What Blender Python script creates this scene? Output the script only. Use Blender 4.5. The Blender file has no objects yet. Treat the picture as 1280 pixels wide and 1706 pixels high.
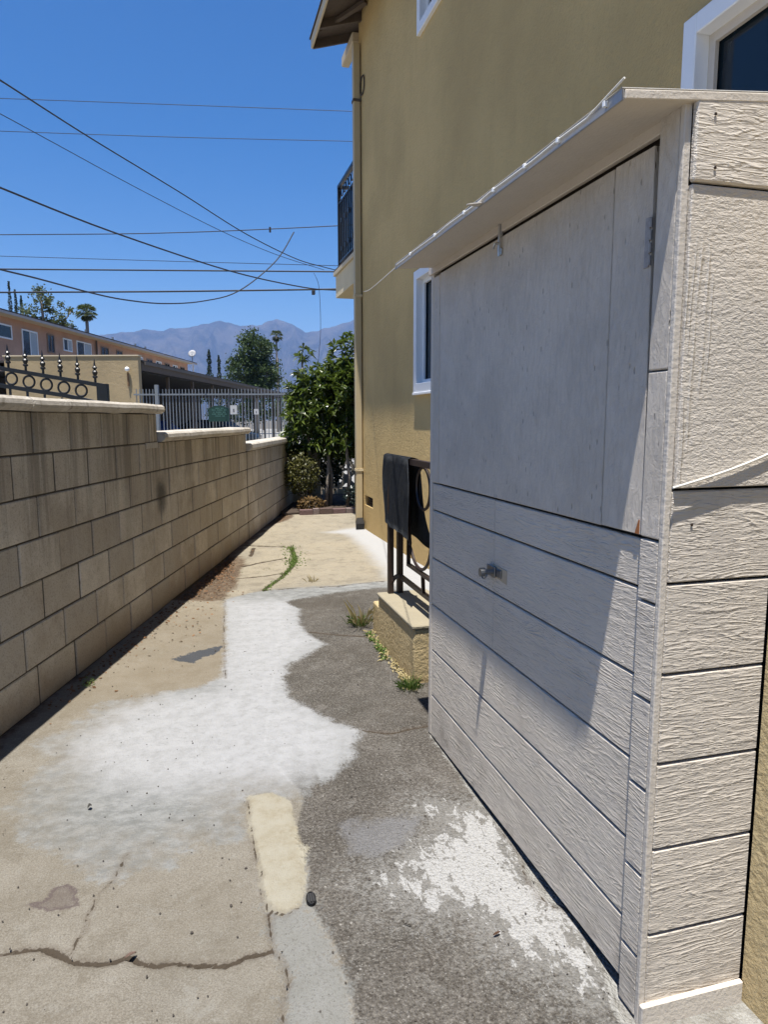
import bpy, bmesh, math, random
import numpy as np
from mathutils import Vector, Matrix, noise
random.seed(7)
S = bpy.context.scene
COL = S.collection
SKY_STRENGTH, SUN_STRENGTH, EXPOSURE, HAZE = 0.055, 5.0, 0.97, 1.0e-4
# ------------------------------------------------------------------ camera
cam = bpy.data.cameras.new('camera'); cam_o = bpy.data.objects.new('camera', cam); COL.objects.link(cam_o)
pitch, roll, yaw = 0.134023866, -0.00206230012, -0.267387883
def _axes():
    c, s = math.cos(pitch), math.sin(pitch)
    fw = Vector((0, c, -s)); up = Vector((0, s, c)); rt = Vector((1, 0, 0))
    cr, sr = math.cos(roll), math.sin(roll)
    r2 = rt*cr + up*sr; u2 = up*cr - rt*sr
    M = Matrix(((math.cos(yaw), -math.sin(yaw), 0), (math.sin(yaw), math.cos(yaw), 0), (0, 0, 1)))
    return M @ r2, M @ u2, M @ fw
_r, _u, _f = _axes()
cam_o.matrix_world = Matrix(((_r.x, _u.x, -_f.x, 0), (_r.y, _u.y, -_f.y, 0), (_r.z, _u.z, -_f.z, 1.40), (0, 0, 0, 1)))
cam.sensor_fit = 'HORIZONTAL'; cam.sensor_width = 36; cam.lens = 36*1140.738/1280
cam.clip_start = 0.05; cam.clip_end = 30000
S.camera = cam_o
# ------------------------------------------------------------------ sky, sun, exposure
w = bpy.data.worlds.new('World'); S.world = w; w.use_nodes = True
wn = w.node_tree.nodes; wl = w.node_tree.links
bg = wn['Background']; bg.inputs['Strength'].default_value = SKY_STRENGTH
sky = wn.new('ShaderNodeTexSky'); sky.sky_type = 'NISHITA'; sky.sun_disc = False
SUN = Vector((-0.119, -0.206, 1.0)).normalized()
sky.sun_elevation = math.asin(SUN.z); sky.sun_rotation = math.atan2(SUN.x, SUN.y) % (2*math.pi)
sky.altitude = 600; sky.air_density = 1.2; sky.dust_density = 0.1; sky.ozone_density = 4.5
hs = wn.new('ShaderNodeHueSaturation'); hs.inputs['Saturation'].default_value = 1.48; hs.inputs['Value'].default_value = 1.04; hs.inputs['Hue'].default_value = 0.508
wl.new(sky.outputs[0], hs.inputs['Color']); wl.new(hs.outputs[0], bg.inputs['Color'])
sl = bpy.data.lights.new('sun', 'SUN'); sl.energy = SUN_STRENGTH; sl.angle = math.radians(0.53); sl.color = (1.0, 0.96, 0.89)
so = bpy.data.objects.new('sun', sl); COL.objects.link(so)
so.rotation_euler = SUN.to_track_quat('Z', 'Y').to_euler(); so.location = (-3, -5, 30)
S.view_settings.view_transform = 'Standard'; S.view_settings.look = 'None'
S.view_settings.gamma = 1; S.view_settings.use_curve_mapping = False
S.view_settings.exposure = EXPOSURE
try:
    S.render.engine = 'CYCLES'
    S.cycles.volume_bounces = 1; S.cycles.max_bounces = 8; S.cycles.diffuse_bounces = 4
    S.cycles.volume_max_steps = 64
except Exception: pass

# ------------------------------------------------------------------ shader helpers
class NT:
    def __init__(s, name, rough=0.8, spec=0.3):
        s.m = bpy.data.materials.new(name); s.m.use_nodes = True
        s.t = s.m.node_tree; s.n = s.t.nodes; s.l = s.t.links
        s.b = s.n['Principled BSDF']; s.b.inputs['Roughness'].default_value = rough
        s.b.inputs['Specular IOR Level'].default_value = spec
        s._c = None
    def new(s, typ, **kw):
        n = s.n.new(typ)
        for k, v in kw.items(): setattr(n, k, v)
        return n
    def put(s, sock, v):
        if v is None: return
        if isinstance(v, bpy.types.NodeSocket): s.l.new(v, sock)
        else:
            if isinstance(v, (tuple, list)) and len(v) == 3 and sock.type == 'RGBA': v = (*v, 1)
            sock.default_value = v
    def coord(s, kind='Generated'):
        if s._c is None: s._c = s.new('ShaderNodeTexCoord')
        return s._c.outputs[kind]
    def pos(s):
        return s.new('ShaderNodeNewGeometry').outputs['Position']
    def rand(s):
        return s.new('ShaderNodeObjectInfo').outputs['Random']
    def mapv(s, v, scale=(1, 1, 1), loc=(0, 0, 0), rot=(0, 0, 0)):
        n = s.new('ShaderNodeMapping'); s.put(n.inputs['Vector'], v)
        s.put(n.inputs['Location'], loc); s.put(n.inputs['Rotation'], rot); s.put(n.inputs['Scale'], scale); return n.outputs[0]
    def vadd(s, a, b):
        n = s.new('ShaderNodeVectorMath', operation='ADD'); s.put(n.inputs[0], a); s.put(n.inputs[1], b); return n.outputs[0]
    def vmul(s, a, b):
        n = s.new('ShaderNodeVectorMath', operation='MULTIPLY'); s.put(n.inputs[0], a); s.put(n.inputs[1], b); return n.outputs[0]
    def comb(s, x, y, z):
        n = s.new('ShaderNodeCombineXYZ'); s.put(n.inputs[0], x); s.put(n.inputs[1], y); s.put(n.inputs[2], z); return n.outputs[0]
    def sep(s, v):
        n = s.new('ShaderNodeSeparateXYZ'); s.put(n.inputs[0], v); return n.outputs
    def noise(s, v, scale, detail=3, rough=0.55, dist=0.0, col=False):
        n = s.new('ShaderNodeTexNoise'); s.put(n.inputs['Vector'], v); n.inputs['Scale'].default_value = scale
        n.inputs['Detail'].default_value = detail; n.inputs['Roughness'].default_value = rough; n.inputs['Distortion'].default_value = dist
        return n.outputs['Color' if col else 'Fac']
    def voro(s, v, scale, feature='F1', out='Distance', rnd=1.0):
        n = s.new('ShaderNodeTexVoronoi', feature=feature); s.put(n.inputs['Vector'], v); n.inputs['Scale'].default_value = scale
        n.inputs['Randomness'].default_value = rnd
        return n.outputs[out]
    def wave(s, v, scale, dist=2.0, detail=2, dscale=1.0, direction='Y', prof='SIN'):
        n = s.new('ShaderNodeTexWave', wave_type='BANDS', bands_direction=direction, wave_profile=prof)
        s.put(n.inputs['Vector'], v); n.inputs['Scale'].default_value = scale; n.inputs['Distortion'].default_value = dist
        n.inputs['Detail'].default_value = detail; n.inputs['Detail Scale'].default_value = dscale
        return n.outputs['Fac']
    def math(s, op, a, b=None, c=None, clamp=False):
        n = s.new('ShaderNodeMath', operation=op, use_clamp=clamp); s.put(n.inputs[0], a)
        if b is not None: s.put(n.inputs[1], b)
        if c is not None: s.put(n.inputs[2], c)
        return n.outputs[0]
    def step(s, v, lo, hi, a=0.0, b=1.0, smooth=True):
        n = s.new('ShaderNodeMapRange'); n.interpolation_type = 'SMOOTHSTEP' if smooth else 'LINEAR'
        s.put(n.inputs['Value'], v); s.put(n.inputs['From Min'], lo); s.put(n.inputs['From Max'], hi)
        s.put(n.inputs['To Min'], a); s.put(n.inputs['To Max'], b); return n.outputs[0]
    def mix(s, f, a, b, blend='MIX'):
        n = s.new('ShaderNodeMix', data_type='RGBA', blend_type=blend); s.put(n.inputs[0], f)
        s.put(n.inputs[6], a); s.put(n.inputs[7], b); return n.outputs[2]
    def attr(s, name):
        n = s.new('ShaderNodeAttribute'); n.attribute_name = name; return n.outputs['Fac']
    def bump(s, h, dist=0.01, strength=1.0, prev=None):
        n = s.new('ShaderNodeBump'); n.inputs['Strength'].default_value = strength; n.inputs['Distance'].default_value = dist
        s.put(n.inputs['Height'], h)
        if prev is not None: s.l.new(prev, n.inputs['Normal'])
        return n.outputs[0]
    def done(s, color=None, rough=None, normal=None, metal=None):
        if color is not None: s.put(s.b.inputs['Base Color'], color)
        if rough is not None: s.put(s.b.inputs['Roughness'], rough)
        if normal is not None: s.l.new(normal, s.b.inputs['Normal'])
        if metal is not None: s.b.inputs['Metallic'].default_value = metal
        return s.m

def scalec(c, k): return tuple(min(1, x*k) for x in c)

def m_plain(name, c, rough=0.6, metal=0.0, var=0.15, scale=8.0, bumpd=0.0, bscale=60, spec=0.4):
    t = NT(name, rough, spec)
    p = t.coord('Object'); n = t.noise(p, scale, 4)
    col = t.mix(n, scalec(c, 1-var), scalec(c, 1+var))
    nm = t.bump(t.noise(p, bscale, 4), bumpd) if bumpd else None
    return t.done(col, None, nm, metal)

def m_stucco(name, c, dirt=0.25, scale=1.0, bd=0.004):
    t = NT(name, 0.92, 0.15); p = t.pos()
    big = t.noise(p, 0.7, 4, 0.6); mid = t.noise(t.mapv(p, (5, 5, .8)), 1.0, 6, 0.7); fine = t.noise(p, 45, 4, 0.7)
    col = t.mix(t.step(big, .3, .7), scalec(c, 0.86), scalec(c, 1.09))
    col = t.mix(t.math('MULTIPLY', t.step(mid, .5, .75), dirt), col, scalec(c, 0.72))
    col = t.mix(t.math('MULTIPLY', t.step(fine, .5, .75), .35), col, scalec(c, 0.75))
    z = t.sep(p)[2]
    low = t.math('MULTIPLY', t.step(t.math('ADD', z, t.math('MULTIPLY', big, .5)), 0.2, 0.75, 1, 0), .35)
    col = t.mix(low, col, scalec((c[0], c[1]*.88, c[2]*.75), 0.8))
    h = t.math('ADD', t.math('MULTIPLY', t.noise(p, 60*scale, 5, .65), 1.0), t.math('MULTIPLY', t.noise(p, 14*scale, 3), 0.9))
    return t.done(col, None, t.bump(h, bd*2.0, 1.0))

def m_grain(name, c, axis='Y', depth=0.004, wavy=1.0, mul=1.0, streak=True):
    """embossed wood grain siding: fine ridges running along the board, cathedral figure wandering through"""
    t = NT(name, 0.55, 0.35); p = t.coord('Object'); r = t.rand()
    off = t.comb(t.math('MULTIPLY', r, 37.0), t.math('MULTIPLY', r, 91.0), t.math('MULTIPLY', r, 53.0))
    if axis == 'Y': st = (1.0, 0.16, 1.0)
    elif axis == 'X': st = (0.16, 1.0, 1.0)
    else: st = (1.0, 1.0, 0.16)
    q = t.vadd(t.mapv(p, st), off)
    warp = t.noise(t.vadd(t.mapv(p, tuple(3.2*x for x in st)), off), 1.6, 3, .55, 0.4)
    cross = 2 if axis in 'XY' else (1 if axis == 'Z' else 0)
    zc = t.sep(p)[cross]
    ph = t.math('ADD', t.math('MULTIPLY', zc, 60.0*mul), t.math('MULTIPLY', warp, 30.0*wavy))
    rid = t.math('SINE', t.math('MULTIPLY', ph, 7.5))
    rid = t.math('POWER', t.math('MULTIPLY_ADD', rid, .5, .5), 3.0)
    br = t.noise(t.vadd(t.mapv(p, tuple(9*x for x in st)), off), 3.0, 4, .65)       # broken up ridges
    rid = t.math('MULTIPLY', rid, t.step(br, .47, .62))
    fine = t.noise(q, 170, 3, .6, .6)
    dash = t.noise(t.vadd(q, (5.3, 1.1, 2.2)), 110, 2, .5, .8)
    dash = t.step(dash, .50, .66)
    mid = t.noise(q, 48, 3, .6)
    pit = t.step(t.voro(t.vadd(t.mapv(p, tuple(120*(x if x == 1 else .3) for x in st)), off), 1.0), .10, .22, 1, 0)
    h = t.math('ADD', t.math('MULTIPLY', rid, .50), t.math('ADD', t.math('MULTIPLY', fine, .8), t.math('MULTIPLY', mid, .7)))
    h = t.math('ADD', h, t.math('MULTIPLY', dash, .40)); h = t.math('SUBTRACT', h, t.math('MULTIPLY', pit, .35))
    big = t.noise(t.pos(), 2.2, 4, .6)
    col = t.mix(t.step(big, .3, .7), scalec(c, .93), scalec(c, 1.05))
    col = t.mix(t.math('MULTIPLY', t.step(fine, .62, .8), .25), col, scalec(c, .7))
    z = t.sep(t.pos())[2]
    dirt = t.math('MULTIPLY', t.step(z, .02, .30, 1, 0), t.step(t.noise(t.pos(), 9, 5, .7), .42, .7))
    col = t.mix(t.math('MULTIPLY', dirt, .6), col, (.22, .18, .14)); stn = t.noise(t.mapv(t.pos(), (7, 7, 1.3)), 1.0, 5, .7); col = t.mix(t.math('MULTIPLY', t.step(stn, .54, .72), .22), col, (.30, .26, .21)); col = t.mix(t.math('MULTIPLY', r, .12), col, scalec(c, .72))
    return t.done(col, None, t.bump(h, depth, 1.0))

def m_stipple(name, c, depth=.004):
    t = NT(name, 0.55, 0.35); p = t.coord('Object')
    f = t.noise(t.mapv(p, (.45, 1, 1)), 190, 3, .6, .4); m_ = t.noise(t.mapv(p, (.5, 1, 1)), 75, 3, .6)
    warp = t.noise(t.mapv(p, (1, 1, .22)), 4.0, 3, .5, .3)
    x = t.sep(p)[0]
    rid = t.math('SINE', t.math('ADD', t.math('MULTIPLY', x, 420.0), t.math('MULTIPLY', warp, 95.0)))
    rid = t.math('POWER', t.math('MULTIPLY_ADD', rid, .5, .5), 3.0)
    band = t.math('MULTIPLY', t.step(t.noise(t.mapv(p, (1, 1, .25)), 9.0, 2), .50, .58), t.step(x, 1.10, 1.03))
    h = t.math('ADD', t.math('MULTIPLY', f, 1.0), t.math('ADD', t.math('MULTIPLY', m_, .8), t.math('MULTIPLY', t.math('MULTIPLY', rid, band), .5)))
    col = t.mix(t.step(t.noise(p, 3, 4, .6), .3, .7), scalec(c, .94), scalec(c, 1.05))
    return t.done(col, None, t.bump(h, depth, 1.0))

def m_osb(name, c, axis='Z', depth=.0052):
    t = NT(name, 0.5, 0.4); p = t.coord('Object')
    fl = t.noise(t.mapv(p, (34, 34, 17)), 1.6, 6, .75, .8)
    fl2 = t.voro(t.mapv(p, (60, 60, 22)), 1.0)
    sp = t.voro(t.mapv(p, (30, 30, 9)), 1.6)
    ck = t.math('MULTIPLY', t.step(sp, 0.06, 0.14, 1, 0), t.step(t.noise(p, 5, 3), .42, .55))
    h = t.math('ADD', t.math('MULTIPLY', fl, 1.0), t.math('MULTIPLY', fl2, .35))
    h = t.math('SUBTRACT', h, t.math('MULTIPLY', ck, .8))
    big = t.noise(p, 3.6, 6, .72)
    col = t.mix(t.step(big, .36, .64), scalec(c, .90), scalec(c, 1.07))
    col = t.mix(t.math('MULTIPLY', ck, .55), col, scalec(c, .45))
    col = t.mix(t.math('MULTIPLY', t.step(t.noise(t.mapv(p, (30, 30, 7)), 2.0, 5, .7), .56, .72), .40), col, scalec(c, .62))
    return t.done(col, None, t.bump(h, depth, 1.0))
# ------------------------------------------------------------------ geometry helpers
def tag(o, label=None, cat=None, group=None, kind=None):
    if label: o['label'] = label
    if cat: o['category'] = cat
    if group: o['group'] = group
    if kind: o['kind'] = kind
    return o
def empty(name, loc, label, cat, group=None, rz=0):
    o = bpy.data.objects.new(name, None); COL.objects.link(o); o.empty_display_size = .2
    o.location = loc; o.rotation_euler = (0, 0, rz)
    o.matrix_world = Matrix.Translation(loc) @ Matrix.Rotation(rz, 4, 'Z')
    return tag(o, label, cat, group)
def link(name, me, mat=None, parent=None, local=False, smooth=False):
    o = bpy.data.objects.new(name, me); COL.objects.link(o)
    if mat is not None and not me.materials: me.materials.append(mat)
    if parent is not None:
        o.parent = parent
        if not local:
            top = parent
            o.matrix_parent_inverse = world_of(parent).inverted()
    if smooth:
        me.polygons.foreach_set('use_smooth', [True]*len(me.polygons))
    return o
def world_of(o):
    m = o.matrix_parent_inverse @ o.matrix_basis if o.parent else o.matrix_basis
    if o.parent: return world_of(o.parent) @ m
    if o.type == 'EMPTY': return Matrix.Translation(o.location) @ Matrix.Rotation(o.rotation_euler.z, 4, 'Z')
    return m
class MB:
    def __init__(s): s.bm = bmesh.new()
    def box(s, x0, y0, z0, x1, y1, z1, bev=0.0, M=None):
        vs = [s.bm.verts.new(c) for c in ((x0,y0,z0),(x1,y0,z0),(x1,y1,z0),(x0,y1,z0),(x0,y0,z1),(x1,y0,z1),(x1,y1,z1),(x0,y1,z1))]
        fs = [s.bm.faces.new([vs[i] for i in f]) for f in ((3,2,1,0),(4,5,6,7),(0,1,5,4),(1,2,6,5),(2,3,7,6),(3,0,4,7))]
        if M is not None: bmesh.ops.transform(s.bm, matrix=M, verts=vs)
        if bev > 0:
            es = list({e for f in fs for e in f.edges})
            bmesh.ops.bevel(s.bm, geom=es, offset=bev, segments=1, affect='EDGES')
        return s
    def hexa(s, pts, bev=0.0):
        vs = [s.bm.verts.new(c) for c in pts]
        fs = [s.bm.faces.new([vs[i] for i in f]) for f in ((3,2,1,0),(4,5,6,7),(0,1,5,4),(1,2,6,5),(2,3,7,6),(3,0,4,7))]
        if bev > 0:
            es = list({e for f in fs for e in f.edges}); bmesh.ops.bevel(s.bm, geom=es, offset=bev, segments=1, affect='EDGES')
        return s
    def quad(s, *pts):
        s.bm.faces.new([s.bm.verts.new(p) for p in pts]); return s
    def tube(s, pts, r, n=8, cap=True, rs=None, square=False):
        pts = [Vector(p) for p in pts]; rings = []
        for i, p in enumerate(pts):
            d = (pts[min(i+1, len(pts)-1)] - pts[max(i-1, 0)]).normalized()
            a = Vector((0, 0, 1)) if abs(d.z) < .9 else Vector((0, 1, 0))
            u = d.cross(a).normalized(); v = d.cross(u).normalized()
            rr = rs[i] if rs else r
            if square:
                rings.append([s.bm.verts.new(p + (u*a1 + v*b1)*rr) for a1, b1 in ((1,1),(-1,1),(-1,-1),(1,-1))])
            else:
                rings.append([s.bm.verts.new(p + (u*math.cos(t) + v*math.sin(t))*rr) for t in [2*math.pi*k/n for k in range(n)]])
        m = len(rings[0])
        for a, b in zip(rings[:-1], rings[1:]):
            for k in range(m): s.bm.faces.new((a[k], a[(k+1) % m], b[(k+1) % m], b[k]))
        if cap and m >= 3:
            s.bm.faces.new(rings[0][::-1]); s.bm.faces.new(rings[-1])
        return s
    def ring(s, c, ax_u, ax_v, R, r, n=24, m=6):
        c = Vector(c); u = Vector(ax_u).normalized(); v = Vector(ax_v).normalized(); w_ = u.cross(v); rs_ = []
        for i in range(n):
            t = 2*math.pi*i/n; d = u*math.cos(t) + v*math.sin(t)
            rs_.append([s.bm.verts.new(c + d*(R + r*math.cos(q)) + w_*(r*math.sin(q))) for q in [2*math.pi*k/m for k in range(m)]])
        for i in range(n):
            a, b = rs_[i], rs_[(i+1) % n]
            for k in range(m): s.bm.faces.new((a[k], b[k], b[(k+1) % m], a[(k+1) % m]))
        return s
    def lathe(s, c, prof, n=10):
        c = Vector(c); rings = []
        for r, z in prof:
            rings.append([s.bm.verts.new(c + Vector((r*math.cos(t), r*math.sin(t), z))) for t in [2*math.pi*k/n for k in range(n)]])
        for a, b in zip(rings[:-1], rings[1:]):
            for k in range(n): s.bm.faces.new((a[k], a[(k+1) % n], b[(k+1) % n], b[k]))
        s.bm.faces.new(rings[0][::-1]); s.bm.faces.new(rings[-1]); return s
    def mesh(s, name):
        bmesh.ops.recalc_face_normals(s.bm, faces=s.bm.faces[:])
        me = bpy.data.meshes.new(name); s.bm.to_mesh(me); s.bm.free(); return me
    def build(s, name, mat, parent=None, local=False, smooth=False):
        return link(name, s.mesh(name), mat, parent, local, smooth)

# ------------------------------------------------------------------ materials
PAINT = (0.545, 0.490, 0.420)
M_SIDE_Y = m_grain('painted siding along y', PAINT, 'Y', .0033, 1.0)
M_SIDE_X = m_grain('painted siding along x', PAINT, 'X', .0033, 1.0)
M_OSB = m_osb('painted strand board', scalec(PAINT, .97))
M_ROUGH = m_stipple('rough sawn painted panel', PAINT)
M_TRIM = m_plain('painted trim', PAINT, .6, 0, .07, 12, .002, 90)
M_STUCCO = m_stucco('tan stucco', (.545, .395, .180))
M_STUCCO2 = m_stucco('yellow stucco', (.52, .415, .235), .7, .7, .007)
M_WHITE = m_plain('white vinyl', (.78, .79, .80), .35, 0, .03, 5, spec=.5)
M_WOODD = m_plain('weathered brown wood', (.10, .075, .055), .8, 0, .3, 20, .004, 40)
M_WOODC = m_plain('cream painted wood', (.50, .42, .29), .7, 0, .1, 9, .002, 60)
M_IRON = m_plain('dark brown iron', (.030, .018, .014), .45, .1, .3, 20, .001, 90, .5)
M_BLACK = m_plain('black iron', (.010, .010, .011), .4, .2, .2, 20, spec=.5)
M_SILVER = m_plain("silver grey steel", (.17, .185, .20), .5, .2, .08, 12, spec=.5)
M_STEEL = m_plain('zinc steel', (.55, .56, .57), .28, .9, .2, 60)
M_CABLE = m_plain('black cable', (.02, .022, .028), .6, 0, .1)
M_ROPE = m_plain('white cable', (.62, .60, .55), .6, 0, .1, 60)
M_ROOFING = m_plain('dark roofing', (.045, .040, .038), .9, 0, .3, 12, .01, 50)
M_DARK = m_plain('dark void', (.012, .012, .013), .9, 0, .1)
def m_glass(name, tint=(.010, .018, .026)):
    t = NT(name, 0.05, 0.35); return t.done(tint)
M_GLASS = m_glass('dark window glass')
M_CURT = m_plain('curtain seen through glass', (.35, .36, .36), .25, 0, .15, 4, spec=.6)

def m_block():
    t = NT('concrete block', .92, .15); p = t.pos(); r = t.rand(); q = t.coord('Object')
    z = t.sep(p)[2]
    c = t.mix(r, (.41, .365, .30), (.66, .595, .49))
    c = t.mix(t.step(t.noise(p, 3.0, 5, .65), .3, .7), c, (.42, .36, .28))
    # rain streaks: narrow vertical bands that start under the cap and fade with distance from the top
    u = t.noise(t.mapv(p, (9, 9, .35)), 1.0, 5, .72)
    u2 = t.noise(t.mapv(p, (22, 22, .7)), 1.0, 4, .7)
    top = t.step(t.math('ADD', z, t.math('MULTIPLY', t.noise(p, 1.3, 3), .5)), .55, 1.65)
    s = t.math('MULTIPLY', t.step(u, .46, .62), top)
    c = t.mix(t.math('MULTIPLY', s, .52), c, (.085, .073, .054))
    s2 = t.math('MULTIPLY', t.step(u2, .58, .70), top)
    c = t.mix(t.math('MULTIPLY', s2, .5), c, (.58, .54, .46))
    low = t.math('MULTIPLY', t.step(t.math('ADD', z, t.math('MULTIPLY', t.noise(p, 5, 4), .16)), .09, .32, 1, 0), .55)
    c = t.mix(low, c, (.28, .20, .12))
    dd = t.new('ShaderNodeVectorMath', operation='DISTANCE'); t.put(dd.inputs[0], t.vmul(p, (1, 1, .75))); t.put(dd.inputs[1], (-.26, 5.35, .63))
    c = t.mix(t.math('MULTIPLY', t.step(t.math('ADD', dd.outputs['Value'], t.math('MULTIPLY', t.noise(p, 14, 4, .7), .10)), .08, .20, 1, 0), .8), c, (.05, .045, .035))
    fine = t.noise(p, 110, 4, .75)
    c = t.mix(t.math('MULTIPLY', t.step(fine, .50, .68), .5), c, (.14, .12, .09)); c = t.mix(t.math('MULTIPLY', t.step(t.noise(p, 16, 5, .75), .52, .72), .35), c, (.22, .19, .15))
    h = t.math('ADD', fine, t.math('MULTIPLY', t.noise(p, 35, 4, .6), .8))
    return t.done(c, None, t.bump(h, .004, 1.0))
M_BLOCK = m_block()
M_MORTAR = m_plain('mortar', (.075, .062, .045), .95, 0, .3, 14, .006, 60)
def m_cap():
    t = NT('cast cap stone', .85, .2); p = t.pos()
    c = t.mix(t.step(t.noise(p, 5, 5, .7), .35, .7), (.50, .46, .40), (.36, .325, .27))
    c = t.mix(t.math('MULTIPLY', t.step(t.noise(t.mapv(p, (16, 16, 5)), 1.0, 5, .7), .52, .7), .6), c, (.15, .13, .10))
    return t.done(c, None, t.bump(t.noise(p, 60, 5, .7), .005))
M_CAP = m_cap()
# ---- measured plan data (metres): outlines on the ground, cracks, wires, ridge line
PX= {'white': [(0.168, 5.373), (0.482, 5.601), (1.1, 5.554), (1.535, 5.609), (1.813, 5.203), (1.744, 5.004), (1.484, 5.423), (1.06, 5.355), (0.749, 5.247), (0.637, 5.185), (0.706, 4.954), (0.65, 4.577), (0.672, 4.322), (0.754, 4.122), (0.592, 3.937), (0.473, 3.802), (0.421, 3.606), (0.414, 3.352), (0.51, 3.137), (0.582, 2.979), (0.699, 2.869), (0.617, 2.753), (0.598, 2.647), (0.491, 2.524), (0.385, 2.438), (0.339, 2.352), (0.284, 2.401), (0.133, 2.451), (0.108, 2.148), (-0.032, 2.194), (-0.116, 2.114), (-0.224, 2.114), (-0.306, 2.055), (-0.411, 2.196), (-0.568, 2.37), (-0.639, 2.442), (-0.707, 2.614), (-0.676, 2.801), (-0.654, 2.969), (-0.714, 3.153), (-0.647, 3.257), (-0.579, 3.405), (-0.476, 3.561), (-0.304, 3.569), (-0.035, 3.601), (0.086, 3.718), (0.132, 4.202)], 'core': [(0.217, 5.249), (0.635, 5.096), (0.59, 4.594), (0.652, 4.2), (0.47, 3.885), (0.363, 3.366), (0.538, 2.972), (0.61, 2.844), (0.447, 2.689), (0.283, 2.582), (0.119, 2.58), (-0.109, 2.681), (-0.342, 2.781), (-0.481, 2.975), (-0.483, 3.18), (-0.374, 3.384), (-0.124, 3.44), (0.138, 3.47)], 'asphalt': [(3.068, 5.672), (1.794, 5.147), (1.512, 5.525), (0.788, 5.514), (0.608, 5.249), (0.409, 3.903), (0.234, 2.804), (0.338, 2.386), (0.27, 2.137), (0.293, 1.97), (0.267, 1.864), (0.285, 1.756), (0.312, 1.633), (0.318, 1.51), (0.31, 1.394), (0.26, 1.137), (0.184, 0.745), (0.968, 0.529), (1.774, 1.42)], 'greypatch': [(0.172, 2.164), (0.27, 2.137), (0.293, 1.97), (0.267, 1.864), (0.285, 1.756), (0.312, 1.633), (0.318, 1.51), (0.31, 1.394), (0.26, 1.137), (0.184, 0.745), (0.024, 0.789), (0.096, 1.183), (0.147, 1.439), (0.162, 1.515), (0.178, 1.567), (0.168, 1.631), (0.149, 1.672), (0.15, 1.793), (0.144, 1.871)], 'cream': [(0.14, 2.449), (0.222, 2.452), (0.292, 2.377), (0.291, 2.258), (0.289, 2.132), (0.312, 2.085), (0.29, 2.033), (0.267, 1.864), (0.241, 1.806), (0.188, 1.795), (0.149, 1.831), (0.14, 1.926), (0.138, 2.107), (0.125, 2.285)], 'splat': [(0.782, 2.2), (0.859, 2.159), (0.935, 2.118), (0.972, 2.02), (0.95, 1.818), (0.964, 1.726), (0.977, 1.54), (0.968, 1.409), (0.926, 1.322), (0.877, 1.374), (0.853, 1.421), (0.81, 1.47), (0.769, 1.529), (0.746, 1.678), (0.688, 1.72), (0.612, 1.716), (0.533, 1.817), (0.509, 1.866), (0.602, 1.855), (0.634, 1.953), (0.755, 2.03), (0.829, 2.082)], 'footing': [(0.962, 2.746), (0.958, 2.171), (0.967, 1.996), (0.959, 1.879), (0.942, 1.761), (0.943, 1.65), (0.985, 1.587), (0.968, 1.452), (0.95, 1.354), (0.92, 1.27), (0.915, 1.227), (0.857, 1.1), (1.153, 1.018), (1.421, 1.284), (1.033, 1.391), (1.025, 2.328)], 'grey': [(0.48, 2.107), (0.523, 2.156), (0.617, 2.179), (0.712, 2.13), (0.67, 2.068), (0.579, 2.045), (0.508, 2.011), (0.466, 2.032)], 'strip': [(1.469, 8.342), (1.72, 8.084), (1.705, 7.226), (1.628, 6.274), (1.534, 5.564), (1.738, 4.93), (2.55, 4.701), (2.281, 6.479), (2.225, 8.124), (2.064, 8.672)], 'wet': [(-0.204, 4.096), (-0.103, 4.154), (-0.015, 4.22), (0.12, 4.264), (0.095, 4.155), (0.001, 4.07), (-0.074, 3.986), (-0.135, 4.034)], 'stain': [(-0.531, 2.045), (-0.486, 2.046), (-0.465, 2.108), (-0.422, 2.105), (-0.39, 2.06), (-0.394, 2.034), (-0.369, 1.992), (-0.46, 1.992)], 'dirt': [(-0.97, 2.234), (-0.878, 3.193), (-0.732, 3.754), (-0.517, 4.566), (-0.254, 5.493), (0.164, 5.375), (0.213, 5.656), (0.33, 6.141), (0.395, 6.568), (0.375, 7.185), (0.549, 7.864), (0.858, 8.915), (1.336, 9.814), (1.339, 10.642), (0.93, 10.061), (-0.218, 8.29), (-1.036, 3.839), (-1.465, 2.619)], 'brokenarea': [(0.164, 5.375), (0.503, 5.616), (0.703, 6.035), (0.85, 6.439), (0.938, 6.862), (0.971, 7.473), (0.401, 7.636), (-0.023, 6.291), (-0.254, 5.493)]}
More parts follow.
